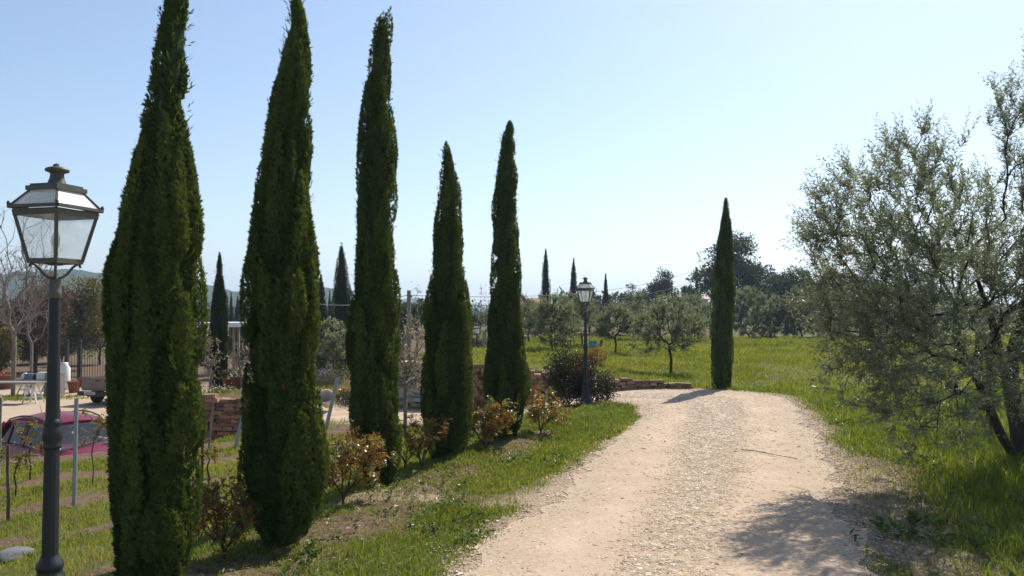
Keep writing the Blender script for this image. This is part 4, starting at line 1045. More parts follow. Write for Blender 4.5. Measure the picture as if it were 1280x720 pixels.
def pot(label, px, py, d, h, r, plant=None, seed=0, z=None, mat_=None, group=None, gw=.25):
    x = px2x(px, d); z = zg1(x, d) if z is None else z
    t = thing('plant_pot', (x, d, z), label, 'plant pot', group)
    g = G(); g.lathe([(r * .68, -.02), (r * .72, 0), (r * .95, h * .82), (r * 1.06, h * .82), (r * 1.08, h), (r * .95, h), (r * .9, h * .88), (0, h * .88)], 18); g.obj('pot', mat_ or M_terra, t)
    if plant:
        r_ = np.random.default_rng(seed); n = 260
        q = nrm(r_.normal(size=(n, 3))); q[:, 2] = np.abs(q[:, 2]); c = G(); c.kites(np.array([0, 0, h * .85]) + q * r_.uniform(.1, gw, (n, 1)), q + r_.normal(0, .4, (n, 3)), .10, .04, var=r_.uniform(0, 1, n)); c.obj('foliage', plant, t)
    return t
M_flow_w = leaf_mat('white_blossom', [(0, (.06, .08, .03)), (.55, (.10, .12, .05)), (.6, (.7, .68, .65)), (1, (.8, .8, .78))], transl=.3)
M_lav = leaf_mat('lavender_flower', [(0, (.08, .09, .04)), (.45, (.11, .11, .08)), (.5, (.22, .17, .36)), (1, (.33, .26, .48))], transl=.3)
M_orange = leaf_mat('orange_flower', [(0, (.07, .10, .03)), (.6, (.10, .13, .04)), (.65, (.6, .22, .03)), (1, (.7, .3, .05))], transl=.3)
pot('reddish terracotta pot with white flowers in the garden left of the broad cypress', 300, 480, 23.2, .34, .24, M_flow_w, 1)
pot('dark pot with bright green foliage at the foot of the garden cypress', 287, 480, 23.6, .30, .2, M_shrub, 2)
def flower_clump(name, label, px, d, w, h, m, seed, n=500, lf=.05, up=.9):
    r_ = np.random.default_rng(seed); x = px2x(px, d); z = zg1(x, d)
    c = G(); p = np.stack([r_.normal(0, w * .4, n), r_.normal(0, w * .4, n), np.zeros(n)], -1)
    hh = h * r_.uniform(.3, 1.0, n); c.kites(p, r_.normal(0, .3, (n, 3)) + [0, 0, up], hh, .012, var=r_.uniform(0, .4, n))
    c.kites(p + np.stack([r_.normal(0, .03, n), r_.normal(0, .03, n), hh * .9], -1), r_.normal(0, .6, (n, 3)) + [0, 0, .5], lf, lf * .5, var=r_.uniform(.2, 1, n))
    o = c.obj(name, m, loc=(x, d, z)); tag(o, label, 'plants' if 'border' in name else 'flowers', kind='stuff' if name in ('white_flowers', 'leafy_border') else None); return o
flower_clump('lavender', 'clump of purple flowers in the garden left of the third cypress', 407, 24.0, .7, .55, M_lav, 11)
flower_clump('orange_flowers', 'patch of orange flowers against the left side of the third cypress', 430, 21.5, .42, .34, M_orange, 12, n=300)
flower_clump('white_flowers', 'sparse white flowers at the top of the reddish garden wall', 262, 21.3, .9, .25, M_flow_w, 13, n=260, lf=.04)
flower_clump('leafy_border', 'green leafy clump behind the tipped-over cream pot', 442, 20.6, .6, .42, M_shrub, 14, n=400, lf=.07)
flower_clump('leafy_border', 'pale green border plants behind the purple flowers', 400, 25.5, 1.4, .7, M_green, 15, n=700, lf=.09)

# small trees in the garden
def bare_tree(name, label, px, base_py, d, top_py, wpx, seed, ntg=130, leafm=None, leafn=3, leaf=.06, z=None, bark=None, rt=.006, trunk_h=.25, cat='tree', wide=1.0, lean=0.0, twig=2, rmax=.1):
    r_ = np.random.default_rng(seed); x = px2x(px, d); gz = zg1(x, d) if z is None else z
    h = py2z(top_py, d) - gz; w = wpx * d / 1000
    t = thing(name, (x, d, gz), label, cat)
    tr = [(0, 0, -.1), (lean * .2, 0, h * trunk_h * .5), (lean * .5, .02, h * trunk_h), (lean, 0, h * (trunk_h + .1))]
    ells = [((lean, 0, h * .66), (w * .48, w * .42, h * .34), 1), ((lean, 0, h * .5), (w * .35, w * .3, h * .2), .4)]
    P, par, D, tips = grow(tr, in_ellipsoids(ntg, ells, r_), h * .06, lock=2, r0=r_, pw=.55, jit=.03)
    g, rr = branch_mesh(P, par, rt, rmax=rmax, kmax=6)
    tp = np.array(tips)
    for k in range(twig):     # fine twigs at the ends of the branches
        dd = nrm(D[tp] * .8 + r_.normal(0, .5, (len(tp), 3)) + [0, 0, .35]); L = h * .055 * r_.uniform(.5, 1.4, (len(tp), 1))
        u = nrm(np.cross(dd, r_.normal(size=dd.shape))) * rt * .7
        g.add(np.stack([P[tp] - u, P[tp] + u, P[tp] + dd * L], 1).reshape(-1, 3), np.arange(3 * len(tp)).reshape(-1, 3), .5)
    g.obj('branches', bark or M_bark_grey, t)
    if leafm:
        c = G(); n = len(tp) * leafn; idx = np.repeat(tp, leafn)
        c.kites(P[idx] + r_.normal(0, h * .02, (n, 3)), r_.normal(0, 1, (n, 3)) + [0, 0, .2], leaf * r_.uniform(.6, 1.3, n), leaf * .5, var=r_.uniform(0, 1, n)); c.obj('leaves', leafm, t)
    return t
M_paleleaf = leaf_mat('pale_budding_leaf', [(0, (.14, .12, .08)), (.5, (.22, .19, .14)), (1, (.36, .33, .28))], transl=.3)
bare_tree('small_tree', 'knobbly small tree with a few pale leaves left of the garden cypress', 261, 482, 22.6, 418, 34, 501, 70, M_paleleaf, 4, .08, trunk_h=.3, rt=.007, lean=.1)
bare_tree('small_tree', 'twisted bare shrub-like tree between the garden cypress and the broad cypress', 303, 484, 23.0, 416, 36, 502, 70, M_paleleaf, 3, .08, trunk_h=.3, rt=.007, lean=-.08)
bare_tree('flowering_tree', 'slender tree with whitish spring leaves between the third and the shortest cypress', 507, 545, 14.2, 384, 60, 503, 150, M_paleleaf, 9, .06, trunk_h=.38, rt=.0045, bark=M_bark_grey, rmax=.05)
bare_tree('silvery_shrub', 'silvery grey shrub behind the purple flowers, left of the third cypress', 417, 480, 26, 398, 54, 504, 120, M_olive_far, 16, .11, trunk_h=.25, rt=.006)
bare_tree('silvery_shrub', 'pale twiggy sapling rising above the trees left of the shortest cypress', 522, 470, 30, 352, 26, 505, 50, M_paleleaf, 4, .07, trunk_h=.5, rt=.006)
bare_tree('silvery_shrub', 'thin twiggy sapling above the lamp post in the distance', 607, 430, 36, 352, 26, 506, 60, M_olive_far, 6, .09, trunk_h=.4, rt=.006)

# pergola with a pale roof
x0 = px2x(240, 29.0); gz = zg1(x0, 29.0)
t = thing('pergola', (x0, 29.0, gz), 'garden pergola with a thin white roof behind the garden cypress', 'pergola')
zt = py2z(405, 29.0) - gz; wd = (px2x(318, 29.0) - x0)
M_sheet = surf_mat('white_corrugated_sheet', (.72, .74, .76), (.6, .62, .64), scale=4, rough=.4)
g = G(); g.box((wd / 2, 1.4, zt + .02), (wd + .3, 3.2, .06)); g.box((wd / 2, -.18, zt - .04), (wd + .3, .03, .14)); g.obj('roof', M_sheet, t)
for i in range(4):
    for j in range(2):
        g = G(); g.box((wd * i / 3, .05 + j * 2.7, zt / 2 - .1), (.08, .08, zt - .0 + .1)); g.obj('post', M_woodg, t)
g = G(); g.bar((0, .05, zt * .45), (wd, .05, zt * .45), .03); g.obj('rail', M_woodg, t)

# ------------------------------------------------------------------ courtyard: red car
M_paint = surf_mat('dark_red_car_paint', (.155, .006, .024), (.14, .006, .021), scale=2, rough=.35, spec=.4, coat=.15)
M_glassd = surf_mat('car_window_glass', (.012, .016, .018), (.016, .02, .022), scale=1, rough=.06, spec=.4)
M_black = surf_mat('black_plastic', (.02, .02, .021), (.03, .03, .03), scale=10, rough=.55)
M_tyre = surf_mat('tyre_rubber', (.018, .018, .018), (.026, .026, .026), scale=12, rough=.85)
M_rim = surf_mat('alloy_rim', (.5, .5, .5), rough=.35, metal=.8)
M_lampglass = surf_mat('headlight_glass', (.6, .62, .64), rough=.08, spec=.8)
M_redlamp = surf_mat('red_lamp_plastic', (.26, .014, .012), (.22, .012, .010), rough=.2, spec=.6)
M_plate = surf_mat('white_plate', (.7, .7, .66), rough=.5)
M_int = surf_mat('grey_seat_fabric', (.06, .062, .065), (.045, .045, .05), scale=20, rough=.9)

def wheels(t, xs, ys, r, w, zc):
    for x in xs:
        for sg in (-1, 1):
            g = G(); g.lathe([(r * .62, -w / 2), (r * .92, -w / 2), (r, -w * .3), (r, w * .3), (r * .92, w / 2), (r * .62, w / 2)], 28)
            V = g.v
            for q in range(len(V)): v = V[q]; V[q] = np.stack([v[:, 0] + x, v[:, 2] + ys * sg, v[:, 1] + zc], -1)
            tw = g.obj('wheel', M_tyre, t)
            g = G(); g.lathe([(.0, -w * .40), (r * .2, -w * .44), (r * .55, -w * .36), (r * .64, -w * .5), (r * .64, w * .5), (r * .55, w * .36), (r * .2, w * .44), (.0, w * .40)], 20)
            V = g.v
            for q in range(len(V)): v = V[q]; V[q] = np.stack([v[:, 0] + x, v[:, 2] + ys * sg, v[:, 1] + zc], -1)
            g.obj('rim', M_rim, tw)

def section_loft(g, secs, mi=0, var=.5):
    """secs: list of closed cross-sections (k,3)"""
    S = np.array(secs, float); n, k = S.shape[:2]
    i = np.arange(n - 1)[:, None] * k; j = np.arange(k)[None, :]; j2 = (j + 1) % k
    g.add(S.reshape(-1, 3), np.stack([i + j, i + j2, i + k + j2, i + k + j], -1).reshape(-1, 4), var, mi)
    g.add(S[0], [list(range(k))[::-1]], var, mi, False); g.add(S[-1], [list(range(k))], var, mi, False)

cx_, cy_ = px2x(86, 17.6, -.9), 17.6
car = thing('parked_car', (cx_, cy_, -2.05), 'dark red hatchback parked below the vine slope, its roof and windscreen showing', 'car', rz=math.atan2(-.55, .83))
# lower body: x forward
def low_sec(x, hw, zb, zs, zd):
    return [(x, -hw * .86, zb), (x, -hw * .98, zb + .10), (x, -hw, (zb + zs) * .5), (x, -hw * .985, zs - .08), (x, -hw * .93, zs), (x, -hw * .6, zd), (x, 0, zd + .015), (x, hw * .6, zd), (x, hw * .93, zs), (x, hw * .985, zs - .08), (x, hw, (zb + zs) * .5), (x, hw * .98, zb + .10), (x, hw * .86, zb)]
g = G(); section_loft(g, [low_sec(*q) for q in [(-1.84, .62, .38, .78, .80), (-1.78, .76, .26, .92, .93), (-1.5, .83, .2, .96, .97), (-.8, .84, .18, .96, .97), (.2, .84, .18, .95, .96), (.78, .84, .18, .93, .99), (1.2, .83, .2, .86, .93), (1.6, .80, .22, .78, .83), (1.80, .72, .28, .66, .70), (1.86, .58, .36, .56, .58)]])
g.obj('body', M_paint, car)
# cabin: pillars + roof as a shell, panes set in it
def cab(x, z): # half-width of the cabin at height z
    return .80 - .19 * (z - .95) / .55
rt_pts = [(-1.62, 1.02), (-1.50, 1.30), (-1.28, 1.44), (-.8, 1.53), (-.3, 1.54), (.1, 1.49), (.30, 1.41)]
g = G(); secs = []
for (x, z) in rt_pts[2:]:
    hw = cab(x, z) - .01
    secs.append([(x, -hw, z - .075), (x, -hw * .96, z - .03), (x, -hw * .8, z), (x, -hw * .4, z + .03), (x, 0, z + .04), (x, hw * .4, z + .03), (x, hw * .8, z), (x, hw * .96, z - .03), (x, hw, z - .075), (x, hw * .9, z - .09), (x, 0, z - .03), (x, -hw * .9, z - .09)])
section_loft(g, secs); g.obj('roof', M_paint, car)
for sg in (-1, 1):
    g = G()
    c0 = lambda x, z, o=0: np.array([x, sg * (cab(x, z) + o), z])
    g.bar(c0(1.02, .95), c0(.30, 1.37), .06, .07); g.bar(c0(-.35, .95), c0(-.40, 1.42), .09, .05); g.bar(c0(-1.62, .95), c0(-1.30, 1.39), .22, .06); g.bar(c0(-1.0, .95), c0(-1.02, 1.42), .06, .05)
    g.bar(c0(.34, 1.385), c0(-.4, 1.435), .05, .05); g.bar(c0(-.4, 1.435), c0(-1.28, 1.395), .05, .05)
    g.obj('pillars', M_paint, car)
M_wscreen = glass_mat('windscreen_glass', (.10, .15, .17), .08, .03)
g = G(); g.quad([(1.02, -.76, .955), (1.02, .76, .955), (.32, .62, 1.385), (.32, -.62, 1.385)], .008); ws = g.obj('windscreen', M_wscreen, car)
g = G(); g.quad([(1.00, -.72, .985), (1.00, -.68, .985), (.95, -.67, 1.02), (.95, -.71, 1.02)], .004); g.obj('sticker', M_plate, ws)
g = G(); g.quad([(-1.66, -.68, 1.0), (-1.66, .68, 1.0), (-1.40, .6, 1.37), (-1.40, -.6, 1.37)], .008); g.obj('rear_window', M_glassd, car)
for sg in (-1, 1):
    c1 = lambda x, z: (x, sg * (cab(x, z) - .006), z)
    for q in ([(.95, .965), (.32, 1.36), (-.35, 1.41), (-.31, .965)], [(-.40, .965), (-.44, 1.41), (-.98, 1.40), (-.97, .965)], [(-1.05, .965), (-1.06, 1.395), (-1.22, 1.37), (-1.44, 1.0)]):
        g = G(); g.quad([c1(*p_) for p_ in q], .006); g.obj('side_window', M_glassd, car)
    g = G(); g.tube(catmull([(-1.35, sg * .60, 1.425), (-.8, sg * .60, 1.53), (-.3, sg * .60, 1.545), (.15, sg * .60, 1.482)], 6), .017, 8); g.obj('roof_rail', M_black, car)
    g = G(); g.box((.80, sg * .93, 1.04), (.12, .20, .15), top=.8); g.bar((.80, sg * .78, .99), (.80, sg * .88, 1.0), .05); g.obj('wing_mirror', M_paint, car)
    g = G(); g.lathe([(0, -.02), (.10, -.02), (.13, .03), (.09, .08), (0, .10)], 16)
    V = g.v
    for q in range(len(V)): v = V[q]; V[q] = np.stack([v[:, 2] + 1.70, v[:, 1] * 1.3 + sg * .56, v[:, 0] * .9 + .66], -1)
    g.obj('headlight', M_lampglass, car)
    g = G(); g.box((.02, sg * .845, .80), (.16, .02, .03)); g.obj('door_handle', M_black, car)
    g = G(); g.box((-.10, sg * .42, 1.02), (.12, .34, .36), top=.85); g.box((-.11, sg * .42, 1.27), (.08, .22, .14), top=.8); g.obj('front_seat', M_int, car)
g = G(); g.box((.75, 0, .96), (.42, 1.36, .05)); g.obj('dashboard', M_int, car)
g = G(); g.bar((1.03, -.5, .965), (.92, .1, 1.03), .014); g.bar((1.03, .2, .965), (.92, .62, 1.03), .014); g.obj('wipers', M_black, car)
g = G(); g.tube([(-1.15, 0, 1.47), (-1.27, 0, 1.70)], [.007, .003], 6); g.obj('antenna', M_black, car)
g = G(); g.box((1.86, 0, .40), (.06, 1.3, .16)); g.box((1.83, 0, .56), (.05, .7, .08)); g.obj('bumper', M_black, car)
wheels(car, (-1.18, 1.18), .74, .29, .18, .29)

# ---- pickup truck seen from behind
M_tpaint = surf_mat('dull_brown_grey_paint', (.15, .125, .105), (.12, .10, .085), scale=3, rough=.4, coat=.3)
ta = R(76); td = 33.0 + 2.4 * math.sin(ta); tx = px2x(121, 33.0, -1.6) + 2.4 * math.cos(ta)
tr_ = thing('pickup_truck', (tx, td, -2.05), 'brownish pickup truck seen from behind at the back of the yard', 'pickup truck', rz=ta)
g = G()   # x forward; bed
g.box((-1.3, 0, .66), (2.0, 1.66, .12)); g.box((-1.3, -.83, .90), (2.0, .06, .44)); g.box((-1.3, .83, .90), (2.0, .06, .44)); g.box((-.32, 0, .90), (.06, 1.6, .44)); g.obj('bed', M_tpaint, tr_)
g = G(); g.box((-2.33, 0, .91), (.06, 1.60, .46)); g.box((-2.37, 0, .92), (.02, 1.1, .24)); tg_ = g.obj('tailgate', M_tpaint, tr_)
g = G(); g.box((-2.39, 0, 1.02), (.02, .18, .05)); g.obj('handle', M_black, tg_)
for sg in (-1, 1):
    g = G(); g.box((-2.345, sg * .88, .94), (.08, .12, .36)); g.box((-2.30, sg * .88, .94), (.05, .15, .42)); g.obj('tail_light', M_redlamp, tr_)
g = G(); g.box((-2.42, 0, .50), (.16, 1.74, .16)); g.box((-2.46, 0, .42), (.1, .8, .08)); bpo = g.obj('rear_bumper', M_black, tr_)
g = G(); g.box((-2.52, .25, .52), (.015, .52, .115)); pl = g.obj('number_plate', M_plate, bpo)
g = G()
for k, wv in enumerate((.04, .03, .05, .035, .04, .05, .03)): g.box((-2.5295, .25 - .2 + k * .066, .52), (.006, wv, .055))
g.obj('characters', M_black, pl)
g = G(); section_loft(g, [[(x, -.82, .42), (x, -.86, .7), (x, -.82, zs_), (x, -.68, zr), (x, .68, zr), (x, .82, zs_), (x, .86, .7), (x, .82, .42)] for x, zs_, zr in [(-.26, 1.0, 1.42), (-.1, 1.02, 1.62), (.9, 1.02, 1.64), (1.25, 1.0, 1.1), (2.2, .9, .98), (2.35, .7, .75)]]); g.obj('cab', M_tpaint, tr_)
g = G(); g.quad([(-.275, -.6, 1.08), (-.275, .6, 1.08), (-.20, .58, 1.48), (-.20, -.58, 1.48)], .01); g.obj('rear_window', M_glassd, tr_)
for sg in (-1, 1):
    g = G(); g.quad([(0, sg * .835, 1.06), (1.15, sg * .835, 1.06), (.85, sg * .74, 1.5), (.02, sg * .74, 1.5)], .02); g.obj('side_window', M_glassd, tr_)
wheels(tr_, (-1.5, 1.5), .76, .34, .2, .34)
g = G(); g.box((0, 0, .18), (.8, .6, .36), jit=.04); g.box((.1, .1, .42), (.5, .4, .14), jit=.04)
tag(g.obj('tarpaulin', M_white, loc=(tx - .30, td - 1.35, -2.05 + .72)), 'folded white tarpaulin lying in the bed of the pickup truck', 'tarpaulin')

# ---- work tables, pots and clutter by the bare tree
def trestle_table(label, px0, px1, d, zt, seed):
    x0, x1 = px2x(px0, d, -1.3), px2x(px1, d, -1.3); gz = zg1((x0 + x1) / 2, d)
    t = thing('trestle_table', ((x0 + x1) / 2, d, gz), label, 'table', 'trestle tables in the yard'); h = zt - gz; w = x1 - x0
    g = G(); g.box((0, 0, h - .03), (w, .8, .06)); g.obj('tabletop', M_woodg, t)
    for sx in (-.36, .36):
        g = G(); x = w * sx
        for e in (-.28, .28):
            g.bar((x - .30, e, 0), (x - .06, e * .5, h - .06), .06); g.bar((x + .30, e, 0), (x + .06, e * .5, h - .06), .06)
            g.bar((x - .21, e * .8, .25), (x + .21, e * .8, .25), .05)
        g.bar((x, -.35, h - .085), (x, .35, h - .085), .08, .05); g.obj('trestle', M_white, t)
    return t, h, gz
tb, hh, gz1 = trestle_table('long grey trestle table with white legs near the left edge, cut off by the frame', -20, 52, 34.0, py2z(477, 34.0), 1)
tb2, hh2, gz2 = trestle_table('second trestle table loaded with clutter, behind the long grey one', 28, 68, 37.5, py2z(474, 37.5), 2)
def clutter(name, label, px, d, z, size, mat_, cat, kind='box'):
    x = px2x(px, d, z); g = G()
    if kind == 'box': g.box((0, 0, size[2] / 2), size, rz=rng.uniform(-.4, .4), top=.93); g.box((0, 0, size[2] + .01), (size[0] * .95, size[1] * .95, .02))
    else: g.lathe([(0, 0), (size[0] * .42, 0), (size[0] * .5, size[2] * .1), (size[0] * .5, size[2] * .8), (size[0] * .3, size[2] * .92), (size[0] * .3, size[2]), (0, size[2])], 14)
    o = g.obj(name, mat_, loc=(x, d, z)); tag(o, label, cat); return o
zt2 = gz2 + hh2
M_blueg = surf_mat('blue_grey_plastic', (.16, .2, .26), rough=.5); M_teal = surf_mat('turquoise_plastic', (.10, .36, .38), rough=.5)
clutter('paint_tin', 'pale tin at the left end of the cluttered trestle table', 31, 37.4, zt2, (.28, .28, .30), M_white, 'tin', 'cyl')
clutter('crate', 'blue-grey crate in the middle of the cluttered trestle table', 38, 37.4, zt2, (.42, .3, .25), M_blueg, 'crate')
clutter('paint_tin', 'small dark tin between the two crates on the cluttered trestle table', 44, 37.4, zt2, (.2, .2, .26), M_black, 'tin', 'cyl')
clutter('crate', 'white crate at the right end of the cluttered trestle table', 56, 37.4, zt2, (.6, .35, .32), M_white, 'crate')
clutter('white_drum', 'upright white drum at the back of the yard, right of the near lamp pole', 80, 40.0, zg1(px2x(80, 40), 40), (.55, .55, 1.35), M_white, 'drum', 'cyl')
clutter('table_board', 'low wooden bench beside the near lamp pole at the edge of the yard', 68, 37.0, zg1(px2x(68, 37), 37), (.7, .5, 1.05), M_woodg, 'bench')
clutter('turquoise_box', 'turquoise box in the grass just right of the far lamp pole', 741, 33.5, zg1(px2x(741, 33.5), 33.5), (.30, .25, .30), M_teal, 'box')
pot('large terracotta pot standing left of the pickup truck', 94, 478, 38.5, .55, .30, None, 3)
pot('small red flower pot near the left edge beyond the tables', 9, 470, 40.5, .7, .4, M_orange, 4)
M_red = leaf_mat('red_flowers', [(0, (.06, .09, .03)), (.5, (.09, .11, .04)), (.55, (.4, .03, .06)), (1, (.5, .05, .10))], transl=.3)
flower_clump('red_flowers', 'red flowers beyond the tables, close to the left edge', 10, 41.5, .9, .9, M_red, 16, n=220, lf=.10)
# open metal frame / trellis gate at the back of the yard
gd = 46.0; gx0, gx1 = px2x(84, gd), px2x(136, gd); gz = zg1(gx0, gd); hf = py2z(428, gd) - gz
t = thing('metal_gate', (gx0, gd, gz), 'dark barred metal gate panels behind the pickup truck', 'gate')
for xx in (0, .75, gx1 - gx0):
    g = G(); g.box((xx, 0, hf / 2 + .05), (.16, .16, hf + .3)); g.obj('post', M_black, t)
g = G(); n = 16
for k in range(n + 1): xx = (gx1 - gx0) * k / n; g.bar((xx, 0, .1), (xx, 0, hf), .022)
g.bar((0, 0, hf), (gx1 - gx0, 0, hf), .05); g.bar((0, 0, .15), (gx1 - gx0, 0, .15), .05); g.obj('bars', M_black, t)

# trees behind the yard
zc = -2.05
bare_tree('bare_tree', 'tall leafless tree with a grey trunk near the left edge', 18, 495, 36.5, 250, 108, 601, 230, None, trunk_h=.22, rt=.013, bark=M_bark_grey, twig=5, rmax=.24)
bare_tree('bare_tree', 'smaller leafless tree with upright twigs seen between the lamp post and the left edge', 40, 480, 41, 300, 66, 602, 130, None, trunk_h=.2, rt=.012, bark=M_bark_grey, twig=5, rmax=.2)
puff_tree('budding_tree', 'reddish-brown budding tree below the near lantern', 45, 50, 333, zc, 78, 611, M_brown, 'round', n=150, per=90, leaf=.22, trunk_frac=.05, lw=.3)
puff_tree('yellowing_tree', 'yellow-green tree just right of the near lamp pole', 100, 54, 338, zc, 74, 612, M_yel, 'round', n=130, per=60, leaf=.24, trunk_frac=.05)
puff_tree('yellowing_tree', 'low yellowish bush at the left edge beyond the bare tree', 2, 46, 405, zc, 44, 613, M_yel, 'round', n=50, per=50, leaf=.2, trunk_frac=.08)
puff_tree('budding_tree', 'brown budding shrub behind the metal gate', 125, 60, 385, zc, 60, 614, M_brown, 'round', n=110, per=80, leaf=.2, trunk_frac=.1, lw=.3)
puff_tree('budding_tree', 'tawny budding tree behind the tall leafless tree', 8, 56, 372, zc, 90, 630, M_brown, 'round', n=120, per=80, leaf=.22, trunk_frac=.05, lw=.3)
puff_tree('dark_shrub', 'dark evergreen mass behind the tables left of the lamp pole', 40, 60, 408, zc, 84, 615, M_pine, 'round', n=70, per=80, leaf=.25, trunk_frac=.05)
puff_tree('dark_shrub', 'dark evergreen mass behind the white drum', 78, 62, 412, zc, 80, 616, M_pine, 'round', n=70, per=80, leaf=.25, trunk_frac=.05)
puff_tree('dark_shrub', 'dark shrub behind the left end of the trestle tables', 6, 60, 412, zc, 80, 617, M_green, 'round', n=60, per=70, leaf=.25, trunk_frac=.05)
puff_tree('dark_shrub', 'dark hedge-like shrub behind the pergola', 262, 50, 412, None, 66, 618, M_pine, 'round', n=70, per=70, leaf=.25, trunk_frac=.05)
puff_tree('leafy_tree', 'leafy tree right of the garden cypress, behind the pergola', 310, 48, 392, None, 46, 619, M_green, 'round', n=70, per=60, leaf=.2, trunk_frac=.1)
puff_tree('leafy_tree', 'dark tree filling the gap left of the third cypress', 405, 56, 398, None, 50, 620, M_pine, 'round', n=80, per=70, leaf=.25, trunk_frac=.08)
puff_tree('leafy_tree', 'dark trees behind the wooden utility pole', 520, 62, 374, None, 60, 621, M_pine, 'round', n=90, per=80, leaf=.28, trunk_frac=.08)
puff_tree('leafy_tree', 'dark tree behind the shortest cypress of the row', 575, 66, 392, None, 70, 622, M_green, 'round', n=80, per=70, leaf=.28, trunk_frac=.08)
puff_tree('leafy_tree', 'low green tree behind the last cypress of the row', 628, 70, 388, None, 60, 623, M_green, 'round', n=80, per=70, leaf=.28, trunk_frac=.08)

# distant woods at the foot of the hills
r_ = np.random.default_rng(77); c = G()
nb = 520
for band, (dmin, dmax, top0, top1) in enumerate([(150, 260, 384, 392)]):
    px_ = r_.uniform(-420, 1750, nb); dd_ = r_.uniform(dmin, dmax, nb)
    for a_, d_ in zip(px_, dd_):
        x = (a_ - 640) / 1000 * d_; gz = zg1(x, d_); h = r_.uniform(3.5, 6.5) * (1.25 if a_ > 700 else 1.0); w = h * r_.uniform(.4, .7); m = 90
        q = nrm(r_.normal(size=(m, 3))) * (r_.uniform(size=(m, 1)) ** .4)
        c.kites(np.array([x, d_, gz + h * .5]) + q * [w, w, h * .52], q + r_.normal(0, .5, (m, 3)) + [0, 0, .4], h * .16 * r_.uniform(.6, 1.2, m), h * .09, var=np.clip(r_.uniform(.1, .8) + r_.normal(0, .12, m), 0, 1))
tag(c.obj('distant_woods', M_pine), 'dark band of far-off trees at the foot of the hills', 'woods', kind='stuff')

# ------------------------------------------------------------------ poles, wires, houses far off
def util_pole(label, px, d, top, w, mat_):
    x = px2x(px, d); z = zg1(x, d); h = py2z(top, d) - z
    t = thing('utility_pole', (x, d, z), label, 'utility pole'); g = G(); g.tube([(0, 0, -.2), (0, 0, h * .5), (0, 0, h)], [w, w * .88, w * .75], 10); g.obj('pole', mat_, t)
    g = G(); g.lathe([(.03, 0), (.05, .03), (.03, .06), (.05, .09), (.02, .12)], 8, c=(w, 0, h - .35)); g.bar((0, 0, h - .3), (w + .02, 0, h - .34), .03); g.obj('insulator', M_black, t)
    return (x, d, z + h)
M_polew = surf_mat('weathered_pole_wood', (.30, .26, .22), (.2, .17, .14), scale=12, rough=.9, stretch=(1, 1, .1))
a1 = util_pole('weathered wooden utility pole between the third and the shortest cypress', 511, 40, 363, .13, M_polew)
a2 = util_pole('thin dark utility pole left of the lone cypress among the pines', 871, 88, 334, .17, M_bark_dark)
wt = lambda label, a, b, sag: wire(label, a, b, sag, .016, 'power_line', 'cable', M_black)
a1_ = np.array(a1); a2_ = np.array(a2)
wt('upper power line from the wooden pole to the thin pole by the pines', a1_ - [0, 0, .25], a2_ - [0, 0, .3], 1.0)
wt('lower power line from the wooden pole to the thin pole by the pines', a1_ - [0, 0, .6], a2_ - [0, 0, 1.4], 1.1)
wt('power line leaving the wooden pole to the left behind the third cypress', a1_ - [0, 0, .2], np.array([px2x(380, 34), 34, py2z(378, 34)]), .3)
wt('power line running right from the thin pole across the pines', a2_ - [0, 0, .4], np.array([px2x(1120, 92), 92, py2z(345, 92)]), .6)
M_roof = surf_mat('pink_tile_roof', (.38, .20, .14), (.30, .15, .11), scale=3, rough=.9); M_rend = surf_mat('pale_render', (.55, .47, .40), (.48, .40, .34), scale=2, rough=.9)
def house(label, px, d, eave, ridge, wpx, mat_w, mat_r, rz=0.0):
    x = px2x(px, d); z = zg1(x, d); w = wpx * d / 1000; he = py2z(eave, d) - z; hr = py2z(ridge, d) - z
    t = thing('house', (x, d, z), label, 'house', rz=rz); dp = 6.0
    g = G(); g.box((0, 0, he / 2 - .2), (w, dp, he + .4))
    for e in (-1, 1): g.add([(e * w / 2, -dp / 2, he), (e * w / 2, dp / 2, he), (e * w / 2, 0, hr - .05)], [[0, 1, 2]], .5, 0, False)
    g.obj('wall', mat_w, t)
    g = G(); g.quad([(-w / 2 - .3, -dp / 2 - .4, he - .1), (w / 2 + .3, -dp / 2 - .4, he - .1), (w / 2 + .3, 0, hr), (-w / 2 - .3, 0, hr)], .15); g.quad([(-w / 2 - .3, dp / 2 + .4, he - .1), (w / 2 + .3, dp / 2 + .4, he - .1), (w / 2 + .3, 0, hr), (-w / 2 - .3, 0, hr)], .15); rf = g.obj('roof', mat_r, t)
    g = G(); g.box((w * .25, .8, hr + .1), (.6, .5, 1.0)); g.obj('chimney', mat_w, rf)
    for e in (-.28, .22):
        g = G(); g.box((w * e, -dp / 2 - .005, he * .55), (.9, .06, 1.1)); g.obj('window', M_glassd, t)
    return t
house('distant house with a pinkish tiled roof left of the tallest far cypress', 667, 125, 381, 373, 34, M_rend, M_roof)
house('distant pale building beside the thin pole left of the lone cypress', 862, 120, 374, 366, 34, M_rend, M_rend)
